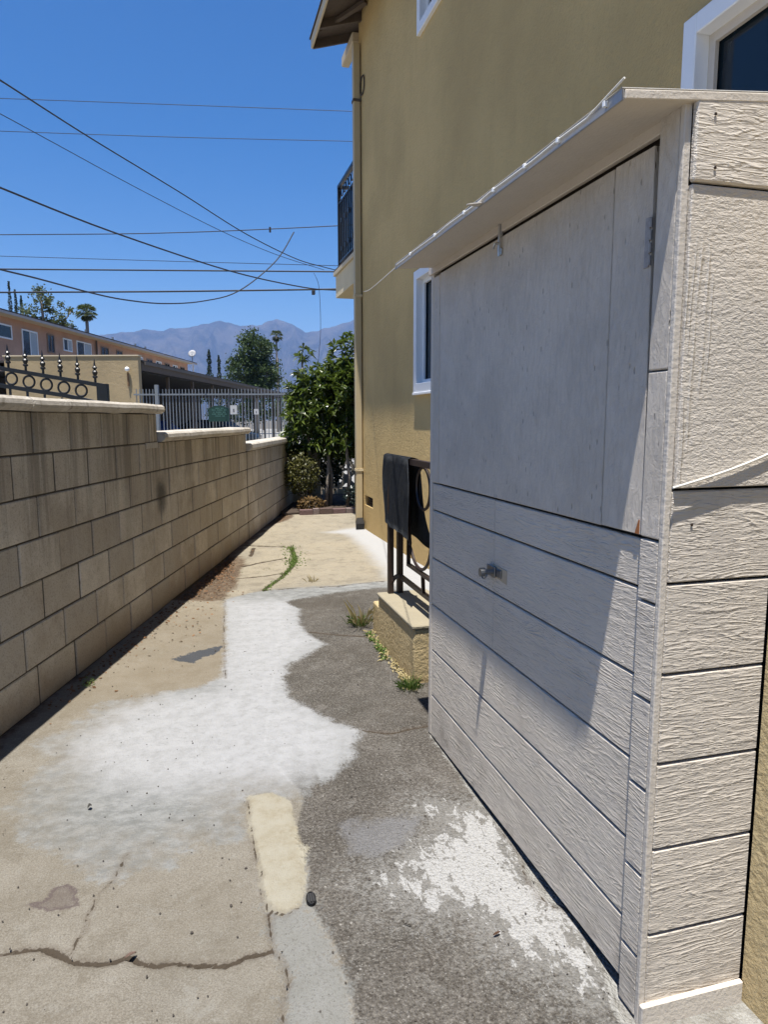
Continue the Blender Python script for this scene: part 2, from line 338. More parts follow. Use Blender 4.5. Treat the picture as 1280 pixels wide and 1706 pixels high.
CR= {'main': ([(-0.847, 1.912), (-0.551, 1.855), (-0.478, 1.852), (-0.448, 1.848), (-0.396, 1.808), (-0.365, 1.778), (-0.338, 1.76), (-0.256, 1.744), (-0.224, 1.756), (-0.196, 1.731), (-0.147, 1.707), (-0.105, 1.702), (-0.044, 1.673), (0.031, 1.658), (0.078, 1.672), (0.125, 1.668), (0.149, 1.678)], 0.007), 'thin': ([(-0.373, 1.801), (-0.347, 1.872), (-0.342, 1.955), (-0.328, 2.029), (-0.294, 2.103), (-0.26, 2.217)], 0.0018), 'edge': ([(0.141, 1.833), (0.15, 1.793), (0.149, 1.678), (0.168, 1.631), (0.178, 1.567), (0.161, 1.516), (0.142, 1.418), (0.068, 1.082)], 0.003), 'seam1': ([(0.687, 2.879), (0.799, 2.822), (0.987, 2.853)], 0.005), 'seam2': ([(0.684, 4.399), (0.848, 4.299), (1.064, 4.186)], 0.008), 'lip': ([(0.48, 5.58), (1.095, 5.533), (1.53, 5.588)], 0.006), 'vert': ([(0.177, 5.371), (0.128, 4.449), (0.111, 3.692)], 0.003), 'j1': ([(0.405, 7.71), (0.689, 7.553), (0.979, 7.433)], 0.015), 'j2': ([(0.393, 6.541), (0.608, 6.71), (0.836, 6.828)], 0.012), 'j3': ([(0.309, 6.051), (0.548, 6.08), (0.718, 6.156)], 0.01), 'gr': ([(0.501, 5.595), (0.701, 6.012), (0.85, 6.439), (0.938, 6.862), (0.971, 7.473)], 0.02), 'far': ([(1.184, 9.312), (2.028, 9.126)], 0.008), 'diag': ([(0.506, 7.049), (0.571, 7.476)], 0.02), 'foot': ([(0.969, 2.014), (0.964, 1.846), (0.929, 1.736), (0.935, 1.652), (0.979, 1.576)], 0.003), 'creamedge': ([(0.137, 2.42), (0.132, 2.21), (0.142, 2.043), (0.141, 1.899), (0.156, 1.817), (0.196, 1.791), (0.241, 1.808)], 0.003)}
WR= [([(-6.744, 24.974, 11.153), (-5.334, 24.553, 11.076), (-0.246, 23.033, 10.835), (4.869, 21.506, 10.588), (5.838, 21.217, 10.542)], 0.012), ([(-6.823, 24.997, 10.212), (-5.404, 24.573, 10.145), (-0.284, 23.045, 9.915), (4.862, 21.508, 9.739), (5.836, 21.217, 9.694)], 0.012), ([(-2.579, 10.163, 5.823), (-2.455, 11.376, 6.124), (-1.653, 14.262, 6.513), (-0.127, 16.933, 6.492), (1.426, 18.72, 6.158), (2.905, 20.028, 5.903), (3.838, 20.729, 5.869), (4.407, 21.122, 5.858)], 0.016), ([(-3.485, 13.564, 6.726), (-3.164, 14.481, 6.848), (-2.476, 15.861, 6.898), (-1.132, 17.67, 6.753), (0.827, 19.464, 6.38), (2.415, 20.559, 6.105), (3.99, 21.455, 5.938)], 0.01), ([(-3.284, 12.461, 5.18), (-3.02, 13.449, 5.287), (-1.543, 16.351, 5.396), (1.052, 19.062, 5.269), (3.217, 20.586, 5.232), (4.351, 21.243, 5.314)], 0.022), ([(-7.084, 25.075, 7.107), (-5.63, 24.641, 7.122), (-2.017, 23.562, 7.119), (0.282, 22.876, 7.154), (2.462, 22.225, 7.224), (4.629, 21.578, 7.312), (5.832, 21.218, 7.39)], 0.018), ([(-7.457, 26.23, 6.765), (-5.935, 25.776, 6.716), (-0.266, 24.083, 6.505), (4.641, 22.618, 6.338), (6.094, 22.184, 6.291)], 0.012), ([(-7.296, 25.556, 6.22), (-5.81, 25.112, 6.18), (-0.271, 23.458, 6.097), (4.518, 22.028, 6.027), (5.935, 21.605, 5.999)], 0.03), ([(-7.23, 25.119, 5.369), (-5.759, 24.68, 5.388), (-0.654, 23.155, 5.383), (4.432, 21.637, 5.423), (5.828, 21.22, 5.45)], 0.034), ([(-3.695, 13.627, 4.149), (-3.396, 14.676, 4.189), (-2.978, 15.709, 4.245), (-2.118, 17.236, 4.251), (-1.489, 18.091, 4.271), (-0.668, 19.023, 4.367), (0.338, 19.975, 4.622), (1.369, 20.805, 5.084), (2.534, 21.615, 6.138), (3.171, 22.013, 7.13)], 0.022), ([(3.57, 20.85, 5.708), (3.669, 20.821, 5.484), (3.716, 20.806, 5.226), (3.742, 20.799, 4.585), (3.732, 20.802, 3.886), (3.652, 20.826, 3.093)], 0.009)]
MT= [(-0.6557, 342.0), (-0.41, 542.0), (-0.2967, 618.0), (-0.1929, 654.0), (-0.1434, 698.0), (-0.1067, 739.0), (-0.0689, 784.0), (-0.0225, 801.0), (0.0094, 849.0), (0.0377, 897.0), (0.0659, 849.0), (0.0907, 863.0), (0.1158, 920.0), (0.1407, 869.0), (0.1573, 801.0), (0.1743, 829.0), (0.1998, 868.0), (0.2254, 918.0), (0.2765, 982.0), (0.336, 947.0), (0.4862, 851.0), (0.7816, 661.0), (1.0057, 437.0), (1.3045, 156.0)]
# ------------------------------------------------------------------ ground: one height / colour field, cut into the pieces one can tell apart
PX['footing'] = PX['footing'][:11] + [(1.45, 0.4), (1.45, 2.9)]
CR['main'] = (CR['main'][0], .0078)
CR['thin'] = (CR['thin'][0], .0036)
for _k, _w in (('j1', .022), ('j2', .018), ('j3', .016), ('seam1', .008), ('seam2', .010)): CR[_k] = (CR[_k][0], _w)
PX['dirt'] = [(-.9, .5), (-.55, .5)] + PX['dirt'][1:] if False else PX['dirt']
WP = Vector((-0.889, 3.238, 0)); WU = Vector((0.2861, 0.9582, 0)).normalized(); WN = Vector((WU.y, -WU.x, 0))   # left wall: a point, its run, its normal to the alley
def seg_d(P, A, B):
    d = B - A; L = (d*d).sum() + 1e-12
    t = np.clip(((P - A) @ d)/L, 0, 1)
    return np.sqrt((((P - A) - t[:, None]*d)**2).sum(1))
def poly_sd(P, poly):
    poly = np.array(poly, float); D = np.full(len(P), 1e9); ins = np.zeros(len(P), bool); n = len(poly)
    for i in range(n):
        A, B = poly[i], poly[(i+1) % n]
        D = np.minimum(D, seg_d(P, A, B))
        c = (A[1] > P[:, 1]) != (B[1] > P[:, 1])
        with np.errstate(divide='ignore', invalid='ignore'):
            xi = (B[0]-A[0])*(P[:, 1]-A[1])/(B[1]-A[1] + 1e-15) + A[0]
        ins ^= c & (P[:, 0] < xi)
    return np.where(ins, -D, D)          # negative inside
def line_d(P, pts):
    pts = np.array(pts, float); D = np.full(len(P), 1e9)
    for A, B in zip(pts[:-1], pts[1:]): D = np.minimum(D, seg_d(P, A, B))
    return D
def wob(P, sc, seed=0.0):
    # smooth cheap pseudo noise, in [-1,1]
    x, y = P[:, 0]*sc + seed, P[:, 1]*sc - seed*1.7
    return (np.sin(x*1.0 + 1.7*np.sin(y*.9)) + .6*np.sin(y*2.1 + 1.3*np.sin(x*1.7 + 2)) + .4*np.sin(x*4.3 + y*3.1) + .3*np.sin(y*7.7 - x*5.9 + 1))/2.3

def m_ground():
    t = NT('alley paving', .9, .2); p = t.pos()
    a = {k: t.attr(k) for k in ('white', 'core', 'asphalt', 'greypatch', 'cream', 'splat', 'footing', 'grey', 'strip', 'wet', 'stain', 'dirt', 'crack', 'weak')}
    n1 = t.noise(p, 3.0, 5, .62); n2 = t.noise(p, 14, 5, .65); n3 = t.noise(p, 60, 4, .7); n4 = t.noise(p, 240, 3, .7)
    n5 = t.noise(p, 1.1, 4, .6)
    wide = t.math('ADD', t.math('MULTIPLY', t.math('SUBTRACT', n1, .5), .30), t.math('ADD', t.math('MULTIPLY', t.math('SUBTRACT', n2, .5), .10), t.math('MULTIPLY', t.math('SUBTRACT', n3, .5), .04)))
    tight = t.math('ADD', t.math('MULTIPLY', t.math('SUBTRACT', n2, .5), .045), t.math('ADD', t.math('MULTIPLY', t.math('SUBTRACT', n3, .5), .035), t.math('MULTIPLY', t.math('SUBTRACT', n4, .5), .012)))
    def msk(k, amp, w, lo=None):
        return t.step(t.math('ADD', a[k], amp), -w, w, 1, 0)
    # tan concrete
    y = t.sep(p)[1]
    far = t.step(y, 4.6, 6.2)
    con = t.mix(t.step(n1, .3, .7), (0.168, 0.149, 0.120), (0.210, 0.191, 0.160))
    con = t.mix(t.math('MULTIPLY', t.step(n2, .45, .7), .45), con, (0.143, 0.124, 0.097))
    con = t.mix(t.math('MULTIPLY', far, t.step(n1, .2, .8, .6, .95)), con, (.325, .282, .205))
    brush = t.noise(t.mapv(p, (12, 20, 1), rot=(0, 0, .6)), 1.0, 7, .8)
    con = t.mix(t.math('MULTIPLY', t.step(brush, .5, .75), .22), con, (0.260, 0.244, 0.218))
    con = t.mix(t.math('MULTIPLY', t.step(n4, .5, .75), .35), con, (0.109, 0.095, 0.076))
    spk = t.voro(p, 95); con = t.mix(t.math('MULTIPLY', t.step(t.noise(p, 120, 4, .75), .42, .30), .5), con, (.10, .088, .068)); con = t.mix(t.math('MULTIPLY', t.step(spk, .06, .13, 1, 0), .6), con, (0.071, 0.059, 0.046))
    con = t.mix(t.math('MULTIPLY', t.step(n5, .48, .66), .35), con, (.125, .118, .100)); con = t.mix(t.math('MULTIPLY', t.step(t.noise(p, 7, 6, .75, .6), .56, .68), .40), con, (.235, .225, .20))
    con = t.mix(t.math('MULTIPLY', t.step(t.noise(p, 70, 5, .8), .54, .66), .30), con, (.10, .085, .062)); con = t.mix(t.math('MULTIPLY', t.step(t.noise(p, 30, 7, .82), .60, .68), .55), con, (.27, .262, .24))
    gr = t.noise(p, 190, 5, .85); con = t.mix(t.math('MULTIPLY', t.step(gr, .50, .60), .55), con, (.085, .076, .060)); con = t.mix(t.math('MULTIPLY', t.step(gr, .47, .38), .50), con, (.27, .258, .225))
    blot = t.noise(p, 5.5, 8, .8); con = t.mix(t.math('MULTIPLY', t.step(blot, .50, .60), .38), con, (.115, .098, .074)); con = t.mix(t.math('MULTIPLY', t.step(blot, .44, .36), .35), con, (.235, .228, .205))
    lf_ = t.math('MULTIPLY', t.step(y, 3.0, 3.8), t.step(y, 5.6, 5.0)); con = t.mix(t.math('MULTIPLY', lf_, .35), con, (.20, .158, .10))
    con = t.mix(1.0, con, (1.0, 1.0, .995), 'MULTIPLY')
    # asphalt: dark binder, pale and brown aggregate
    vc = t.voro(p, 120, 'F1', 'Color'); vd = t.voro(p, 120)
    vr = t.sep(vc)[0]; ag = t.noise(p, 95, 4, .75)
    asp = t.mix(t.step(n1, .3, .7), (.074, .067, .057), (.118, .107, .093))
    asp = t.mix(t.math('MULTIPLY', t.step(n2, .4, .65), .45), asp, (.050, .042, .033))
    asp = t.mix(t.math('MULTIPLY', t.step(ag, .50, .68), .75), asp, (.21, .195, .172))
    asp = t.mix(t.math('MULTIPLY', t.step(ag, .48, .34), .75), asp, (.028, .023, .018))
    asp = t.mix(t.math('MULTIPLY', t.step(vr, .80, 1.0), t.step(vd, .12, .36, .85, 0)), asp, (.25, .24, .215))
    asp = t.mix(t.math('MULTIPLY', t.step(vr, .20, .0), t.step(vd, .12, .40, .8, 0)), asp, (.020, .017, .014))
    v2 = t.voro(p, 42, 'F1', 'Color'); v2d = t.voro(p, 42)
    asp = t.mix(t.math('MULTIPLY', t.step(t.sep(v2)[1], .93, .97), t.step(v2d, .10, .22, .9, 0)), asp, (0.277, 0.260, 0.235))
    sc = t.noise(p, 4.5, 5, .7, .6)
    asp = t.mix(t.math('MULTIPLY', t.step(t.math('SUBTRACT', sc, t.math('MULTIPLY', n4, .2)), .50, .56), .45), asp, (0.176, 0.164, 0.147))
    asp = t.mix(t.math('MULTIPLY', t.step(n5, .50, .62), .40), asp, (.060, .050, .038)); asp = t.mix(t.math('MULTIPLY', t.step(t.noise(p, 7.5, 6, .75, .5), .55, .66), .38), asp, (.19, .182, .165))
    asp = t.mix(t.math('MULTIPLY', t.step(t.noise(p, 210, 5, .9), .52, .62), .5), asp, (.028, .024, .019)); asp = t.mix(t.math('MULTIPLY', t.step(t.noise(p, 150, 3, .8), .64, .70), .85), asp, (.33, .32, .30))
    m_asp = msk('asphalt', tight, .008)
    c = t.mix(m_asp, con, asp)
    # grey cement fill
    gp = t.mix(t.step(n2, .3, .7), (0.168, 0.168, 0.155), (0.197, 0.197, 0.187)); gp = t.mix(t.math('MULTIPLY', t.step(ag, .5, .64), .45), gp, (.09, .085, .075)); gp = t.mix(t.math('MULTIPLY', t.step(vd, .1, .3, 1, 0), t.step(vr, .7, .9)), gp, (0.067, 0.063, 0.055))
    c = t.mix(t.math('MULTIPLY', msk('greypatch', t.math('ADD', tight, t.math('ADD', t.math('MULTIPLY', t.math('SUBTRACT', n2, .5), .10), t.math('MULTIPLY', t.math('SUBTRACT', t.noise(p, 70, 4, .8), .5), .16))), .022), .85), c, gp)
    # thin white cement wash: ragged, brushed
    wcol = t.mix(t.step(n2, .35, .7), (0.260, 0.260, 0.260), (0.227, 0.231, 0.231))
    rag = t.noise(p, 11, 7, .78)
    edge = t.math('ADD', t.math('ADD', tight, t.math('MULTIPLY', t.math('SUBTRACT', rag, .5), .13)), t.math('MULTIPLY', t.math('MULTIPLY', wide, .75), a['weak']))
    wk = t.step(t.math('ADD', a['white'], t.math('ADD', edge, t.math('MULTIPLY', t.math('SUBTRACT', t.noise(p, 85, 4, .8), .5), .10))), -.030, .022, 1, 0)
    depthw = t.step(t.math('ADD', a['core'], wide), -.10, .28, .0, 1)
    wash = t.mix(depthw, t.mix(t.step(t.noise(p, 13, 7, .72), .36, .70), (0.32, 0.321, 0.325), (.262, .263, .262)), t.mix(t.step(brush, .38, .62), (0.150, 0.153, 0.147), (0.235, 0.237, 0.230)))
    fade = t.math('MULTIPLY', t.step(t.math('ADD', a['white'], t.math('MULTIPLY', t.math('SUBTRACT', n1, .5), .35)), -.30, .0, 0, 1), a['weak'])
    op = t.math('MULTIPLY', wk, t.math('SUBTRACT', 1.0, t.math('MULTIPLY', fade, t.step(t.math('ADD', n2, t.math('MULTIPLY', n3, .3)), .45, .8, .15, .75))))
    op = t.math('MULTIPLY', op, t.step(spk, .035, .075, .55, 1))
    c = t.mix(op, c, wash)
    c = t.mix(t.math('MULTIPLY', wk, t.math('MULTIPLY', t.step(t.noise(p, 26, 7, .8), .56, .66), .30)), c, (0.176, 0.176, 0.172))
    # white strip along the house
    c = t.mix(t.math('MULTIPLY', t.step(t.math('ADD', a['strip'], t.math('MULTIPLY', wide, .5)), -.16, .08, 1, 0), .95), c, (0.336, 0.336, 0.336))
    # splattered plaster near the shed
    spl = t.noise(t.mapv(p, (26, 11, 1), rot=(0, 0, -.7)), 1.0, 6, .72, .5)
    sm = t.step(t.math('ADD', t.math('ADD', t.math('MULTIPLY', a['splat'], 3.0), t.math('MULTIPLY', t.math('SUBTRACT', n3, .42), .8)), t.math('MULTIPLY', t.math('SUBTRACT', spl, .5), 2.1)), -.06, .03, 1, 0)
    sv = t.math('ADD', t.math('MULTIPLY', a['splat'], 2.2), t.math('MULTIPLY', t.math('SUBTRACT', t.noise(p, 45, 7, .85), .5), 2.6))
    c = t.mix(t.math('MULTIPLY', t.step(sv, .02, .34, 1, 0), .45), c, (.24, .235, .22))
    c = t.mix(t.math('MULTIPLY', t.math('MULTIPLY', sm, t.step(t.noise(p, 75, 6, .8), .36, .46)), .92), c, (0.328, 0.323, 0.311))
    gm = t.step(t.math('ADD', a['grey'], t.math('ADD', wide, tight)), -.03, .04, 1, 0)
    c = t.mix(t.math('MULTIPLY', gm, .7), c, (0.151, 0.149, 0.151))
    fm = t.step(t.math('ADD', a['footing'], tight), -.01, .01, 1, 0)
    c = t.mix(fm, c, t.mix(t.step(n2, .35, .65), (.29, .285, .265), (.19, .18, .16)))
    # cream patch
    cm = t.math('MULTIPLY', msk('cream', t.math('ADD', tight, t.math('MULTIPLY', t.math('SUBTRACT', rag, .5), .05)), .006), .93)
    c = t.mix(cm, c, t.mix(t.step(t.noise(p, 9, 6, .7), .35, .65), (.29, .27, .215), t.mix(t.step(n3, .4, .6), (.235, .205, .145), (.27, .245, .185))))
    # damp spot, purple stain
    wm = t.step(t.math('ADD', a['wet'], t.math('ADD', t.math('MULTIPLY', tight, 1.0), t.math('MULTIPLY', t.math('SUBTRACT', t.noise(p, 24, 4, .6, .6), .5), .10))), -.004, .004, 1, 0)
    c = t.mix(t.math('MULTIPLY', wm, .9), c, (0.040, 0.046, 0.056))
    st = t.step(t.math('ADD', a['stain'], tight), -.008, .006, 1, 0)
    rim = t.math('MULTIPLY', st, t.step(t.math('ADD', a['stain'], tight), -.02, -.004, .45, .9))
    c = t.mix(rim, c, (0.080, 0.061, 0.059))
    # soil beside the wall
    dm = t.step(t.math('ADD', a['dirt'], t.math('MULTIPLY', wide, .8)), -.02, .05, 1, 0)
    soil = t.mix(t.step(n2, .35, .65), (0.097, 0.069, 0.046), (0.160, 0.122, 0.084)); soil = t.mix(t.step(n3, .45, .62), soil, (0.063, 0.042, 0.029))
    c = t.mix(dm, c, soil)
    # soil in cracks, with the shade of their depth painted into the colour
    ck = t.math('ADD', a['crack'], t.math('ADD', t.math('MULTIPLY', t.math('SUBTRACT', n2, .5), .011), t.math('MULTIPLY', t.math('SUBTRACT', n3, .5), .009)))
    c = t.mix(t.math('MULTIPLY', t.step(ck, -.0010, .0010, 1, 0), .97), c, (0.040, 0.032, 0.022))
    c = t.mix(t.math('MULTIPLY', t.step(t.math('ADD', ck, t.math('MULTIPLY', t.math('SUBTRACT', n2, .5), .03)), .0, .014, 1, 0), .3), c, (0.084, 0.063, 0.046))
    h = t.math('ADD', t.math('MULTIPLY', n4, .35), t.math('MULTIPLY', n3, .5))
    ha = t.math('ADD', t.math('MULTIPLY', t.math('SUBTRACT', 1.0, vd), .9), t.math('MULTIPLY', n3, .8))
    hh = t.new('ShaderNodeMix', data_type='FLOAT'); t.put(hh.inputs[0], t.math('MULTIPLY', m_asp, t.math('SUBTRACT', 1.0, t.math('MULTIPLY', op, .8)))); t.put(hh.inputs[2], h); t.put(hh.inputs[3], ha)
    h = t.math('ADD', hh.outputs[0], t.math('MULTIPLY', t.math('MULTIPLY', wk, t.noise(p, 30, 6, .7)), .45))
    return t.done(c, t.step(wm, 0, 1, .92, .6), t.bump(h, .0075, 1.0))
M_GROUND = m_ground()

ground = link('ground', MB().quad((-3000, -3000, -.06), (3000, -3000, -.06), (3000, 9000, -.06), (-3000, 9000, -.06)).mesh('ground'),
              m_plain('distant ground', (.10, .09, .075), .95, 0, .2, .05, .01, 8))
tag(ground, 'flat open ground reaching out to the foot of the mountains', None, None, 'structure')

def build_alley():
    xs = np.arange(-2.6, 3.6, .0125)
    ys = [-1.6]
    while ys[-1] < 13.5:
        y = ys[-1]; ys.append(y + (.03 if y < 1.2 else .0105 if y < 3 else min(.05, .0105*(y/3)**1.3)))
    ys = np.array(ys); nx, ny = len(xs), len(ys)
    X, Y = np.meshgrid(xs, ys); P = np.stack([X.ravel(), Y.ravel()], 1)
    Pj = P + .006*np.stack([wob(P, 35, 1.), wob(P, 35, 5.)], 1)     # ragged edges
    sd = {k: poly_sd(P, v) for k, v in PX.items() if k != 'brokenarea'}
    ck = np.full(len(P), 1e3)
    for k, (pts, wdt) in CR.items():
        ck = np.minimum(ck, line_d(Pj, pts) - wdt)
    # relief
    Z = .004*wob(P, 1.3, 2.) + .0015*wob(P, 9, 4.)
    dm = line_d(Pj, CR['main'][0]); Z -= .014*np.exp(-(dm/.007)**2)
    # the near slab has settled a little at the big crack
    for k, d_, s_ in (('seam1', .012, .012), ('seam2', .006, .02), ('j1', .012, .018), ('j2', .012, .016), ('j3', .012, .016), ('gr', .010, .03), ('edge', .008, .010), ('far', .010, .014), ('diag', .01, .02)):
        Z -= d_*np.exp(-(line_d(Pj, CR[k][0])/s_)**2)
    sm = lambda v, a, b: np.clip((v - a)/(b - a), 0, 1)
    Z += .007*sm(-sd['cream'], 0, .012)                    # cream mortar stands proud
    Z += .004*sm(-sd['white'], -.004, .012)*(P[:, 0] > .15)
    far = sm(P[:, 1] - (5.56 + .05*wob(P, 3)), 0, .02)*(P[:, 0] > .3)
    Z += .012*far
    Z -= .02*sm(-sd['dirt'], 0, .15); Z += .006*wob(P, 28, 9)*sm(-sd['dirt'], 0, .1)
    Z -= .012*sm(-sd['footing'], 0, .02)
    # regions
    reg = np.zeros(len(P), int)
    inpoly = lambda k: sd[k] < 0
    reg[:] = 0
    crk = np.interp(P[:, 0], [-1.1] + [q[0] for q in CR['main'][0][1:]] + [.3], [1.9] + [q[1] for q in CR['main'][0][1:]] + [1.68])
    reg[(P[:, 1] < crk + .005*wob(P, 30))] = 1                     # near slab
    reg[P[:, 1] > 5.56 + .02*wob(P, 3)] = 2                        # far walkway
    asp = inpoly('asphalt') | ((P[:, 0] > .45) & (P[:, 1] < 5.5)); asp &= P[:, 1] < 5.56 + .02*wob(P, 3)
    reg[asp] = 3
    reg[inpoly('greypatch') & (reg != 2)] = 4
    reg[inpoly('cream')] = 5
    reg[inpoly('footing')] = 6
    br = poly_sd(Pj, PX['brokenarea']) < 0
    yj = lambda L: np.interp(P[:, 0], [q[0] for q in L], [q[1] for q in L])
    y2, y3 = yj(CR['j3'][0]), yj(CR['j2'][0])
    reg[br & (P[:, 1] <= y2)] = 7; reg[br & (P[:, 1] > y2) & (P[:, 1] <= y3)] = 8; reg[br & (P[:, 1] > y3)] = 9
    reg[inpoly('dirt')] = 10
    weak = np.clip((2.75 - P[:, 1])/.35, 0, 1)*(P[:, 0] < .42) + np.clip((-.15 - P[:, 0])/.2, 0, 1)*(P[:, 1] < 3.6)
    weak = np.clip(weak, .0, 1)
    wd = (P[:, 0] - WP.x)*WN.x + (P[:, 1] - WP.y)*WN.y
    keep = (wd > -.10) & (P[:, 0] < 2.9 + 0*P[:, 0])
    cell = reg.reshape(ny, nx); kp = keep.reshape(ny, nx)
    names = {0: ('concrete_slab', 'tan concrete slab with the white cement wash'), 1: ('concrete_slab', 'nearest tan slab in front of the long crack'), 2: ('walkway', 'pale far walkway slab'),
             3: ('asphalt', None), 4: ('cement_fill', None), 5: ('mortar_patch', 'cream mortar patch'), 6: ('footing', None), 7: ('broken_slab', None), 8: ('broken_slab', None), 9: ('broken_slab', None), 10: ('soil', None)}
    I = np.arange(nx*ny).reshape(ny, nx)
    c0, c1, c2, c3 = I[:-1, :-1], I[:-1, 1:], I[1:, 1:], I[1:, :-1]
    for k, (nm, lb) in names.items():
        m = (cell[:-1, :-1] == k) & kp[:-1, :-1]
        F = np.stack([c0[m], c1[m], c2[m], c3[m]], 1)
        if not len(F): continue
        used, inv = np.unique(F.ravel(), return_inverse=True)
        me = bpy.data.meshes.new(nm); nv = len(used); nf = len(F)
        me.vertices.add(nv); me.loops.add(nf*4); me.polygons.add(nf)
        co = np.stack([P[used, 0], P[used, 1], Z[used]], 1)
        me.vertices.foreach_set('co', co.ravel().astype(np.float32))
        me.loops.foreach_set('vertex_index', inv.astype(np.int32))
        me.polygons.foreach_set('loop_start', (np.arange(nf)*4).astype(np.int32))
        me.polygons.foreach_set('loop_total', np.full(nf, 4, np.int32))
        me.polygons.foreach_set('use_smooth', np.ones(nf, bool))
        me.update(calc_edges=True)
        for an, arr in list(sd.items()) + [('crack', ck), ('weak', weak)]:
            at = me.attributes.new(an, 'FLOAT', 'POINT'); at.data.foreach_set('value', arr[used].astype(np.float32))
        o = link(nm, me, M_GROUND, ground)
        o['kind'] = 'structure'
        if lb: o['label'] = lb
build_alley()
# neighbour's parking lot behind the block wall
lot = MB().quad((-60, -10, -.02), (-5.0, -10, -.02), (1.40, 11.4, -.02), (-60, 11.4, -.02)).quad((-60, 11.4, -.02), (14, 11.4, -.02), (40, 110, -.02), (-60, 110, -.02)).build('parking_lot', m_plain('pale lot concrete', (.24, .23, .21), .9, 0, .12, .6, .01, 20))
tag(lot, 'pale concrete parking lot behind the block wall', None, None, 'structure')
# ------------------------------------------------------------------ block wall on the left
ang = math.atan2(WU.y, WU.x)
bw = empty('block_wall', WP, 'stepped grey concrete block wall with pale caps running down the left side of the alley', 'wall', rz=ang)
BL, BH = 0.388, 0.2065
def block_mesh(i, L=BL, hgt=BH):
    m = MB(); rj = random.Random(i)
    e_ = [rj.uniform(-.0015, .0015) for _ in range(4)]; m.box(.0062+e_[0], e_[1], .0042, L-.0062+e_[2], .19, hgt-.0042, .0045)
    return m.mesh('block')
bmeshes = [block_mesh(i) for i in range(9)]
for me in bmeshes: me.materials.append(M_BLOCK)
def add_block(s0, z0, L=BL, hgt=BH):
    if abs(L-BL) < .002 and abs(hgt-BH) < .002: me = random.choice(bmeshes)
    else:
        me = block_mesh(random.randint(0, 99), L, hgt); me.materials.append(M_BLOCK)
    o = bpy.data.objects.new('block', me); COL.objects.link(o); o.parent = bw; o.location = (s0, random.uniform(-.0025, .002), z0)
S_END = 8.45
for row in range(7):
    z0 = row*BH
    s_hi = [S_END, S_END, S_END, S_END, S_END, 5.08, 2.17][row]
    s = -1.19 - (.19 if row % 2 else 0) + (.09 if row % 2 == 0 else .08)
    if row == 0: s -= .1
    while s < s_hi - .03:
        L = min(BL, s_hi - s)
        add_block(s, z0, L); s += BL
core = MB()
core.box(-1.4, .0055, -.08, S_END-.005, .185, 5*BH-.004).box(-1.4, .0055, 5*BH-.004, 5.075, .185, 6*BH-.004).box(-1.4, .0055, 6*BH-.004, 2.165, .185, 7*BH-.004)
core.build('mortar_core', M_MORTAR, bw, True)
def cap_piece(s0, s1, z0, z1):
    m = MB(); prof = [(-.040, z0+.018), (-.046, z0+.032), (-.040, z1-.014), (-.022, z1), (.20, z1+.003), (.222, z1-.012), (.226, z0+.03), (.215, z0+.016), (.19, z0), (-.016, z0)]
    rings = []
    n = max(2, int((s1-s0)/.12))
    for i in range(n+1):
        s = s0 + (s1-s0)*i/n
        e = .004*noise.noise(Vector((s*3, z0*5, 1.3))); e2 = .003*noise.noise(Vector((s*7, z0*5, 7.3)))
        rings.append([m.bm.verts.new((s, y+e2, z+e)) for y, z in prof])
    for a, b in zip(rings[:-1], rings[1:]):
        for k in range(len(prof)): m.bm.faces.new((a[k], b[k], b[(k+1) % len(prof)], a[(k+1) % len(prof)]))
    m.bm.faces.new(rings[0]); m.bm.faces.new(rings[-1][::-1])
    m.build('cap', M_CAP, bw, True)
cap_piece(-1.3, .395, 1.4455, 1.512); cap_piece(.403, 2.235, 1.4455, 1.512)
cap_piece(2.20, 5.17, 1.240, 1.312)
cap_piece(5.11, S_END+.03, 1.036, 1.125)
MB().box(5.078, -.003, .0, 5.095, .01, 5*BH).build('mortar_joint', M_MORTAR, bw, True)
MB().box(1.93, -.004, 1.2, 2.16, .004, 1.24).build('mortar_smear', M_CAP, bw, True)

# ------------------------------------------------------------------ house
house = empty('house', (2.06, 3.5, 0), 'two storey tan stucco house rising on the right behind the shed', 'house')
def wall_x(mb, X0, X1, y0, y1, z0, z1, holes):
    ys = sorted({y0, y1, *[h[0] for h in holes], *[h[1] for h in holes]}); zs = sorted({z0, z1, *[h[2] for h in holes], *[h[3] for h in holes]})
    for a, b in zip(ys[:-1], ys[1:]):
        for c, d in zip(zs[:-1], zs[1:]):
            ym, zm = (a+b)/2, (c+d)/2
            if any(h[0] < ym < h[1] and h[2] < zm < h[3] for h in holes): continue
            mb.quad((X0, a, c), (X0, b, c), (X0, b, d), (X0, a, d))
    for h in holes:
        a, b, c, d = h
        mb.quad((X0,a,c),(X1,a,c),(X1,b,c),(X0,b,c)).quad((X0,a,d),(X0,b,d),(X1,b,d),(X1,a,d)).quad((X0,a,c),(X0,a,d),(X1,a,d),(X1,a,c)).quad((X0,b,c),(X1,b,c),(X1,b,d),(X0,b,d))
WINS = [(1.10, 2.63, 1.92, 3.005), (4.75, 6.25, 4.80, 5.75), (4.85, 6.31, 1.685, 2.735)]
VENT = (8.03, 8.44, .325, .45)
m = MB(); wall_x(m, 2.06, 2.24, -3.0, 8.62, -.06, 6.25, WINS + [VENT])
m.quad((2.06, 8.62, -.06), (2.24, 8.62, -.06), (2.24, 8.62, 6.25), (2.06, 8.62, 6.25))
bm = m.bm; bmesh.ops.remove_doubles(bm, verts=bm.verts[:], dist=1e-5)
m.build('wall', M_STUCCO, house)
MB().box(2.242, 8.42, -.06, 9.0, 8.615, 6.25).build('rear_wall', M_STUCCO, house)
MB().box(2.25, -3.0, -.06, 9.0, 8.4, 6.2).build('house_core', M_DARK, house)
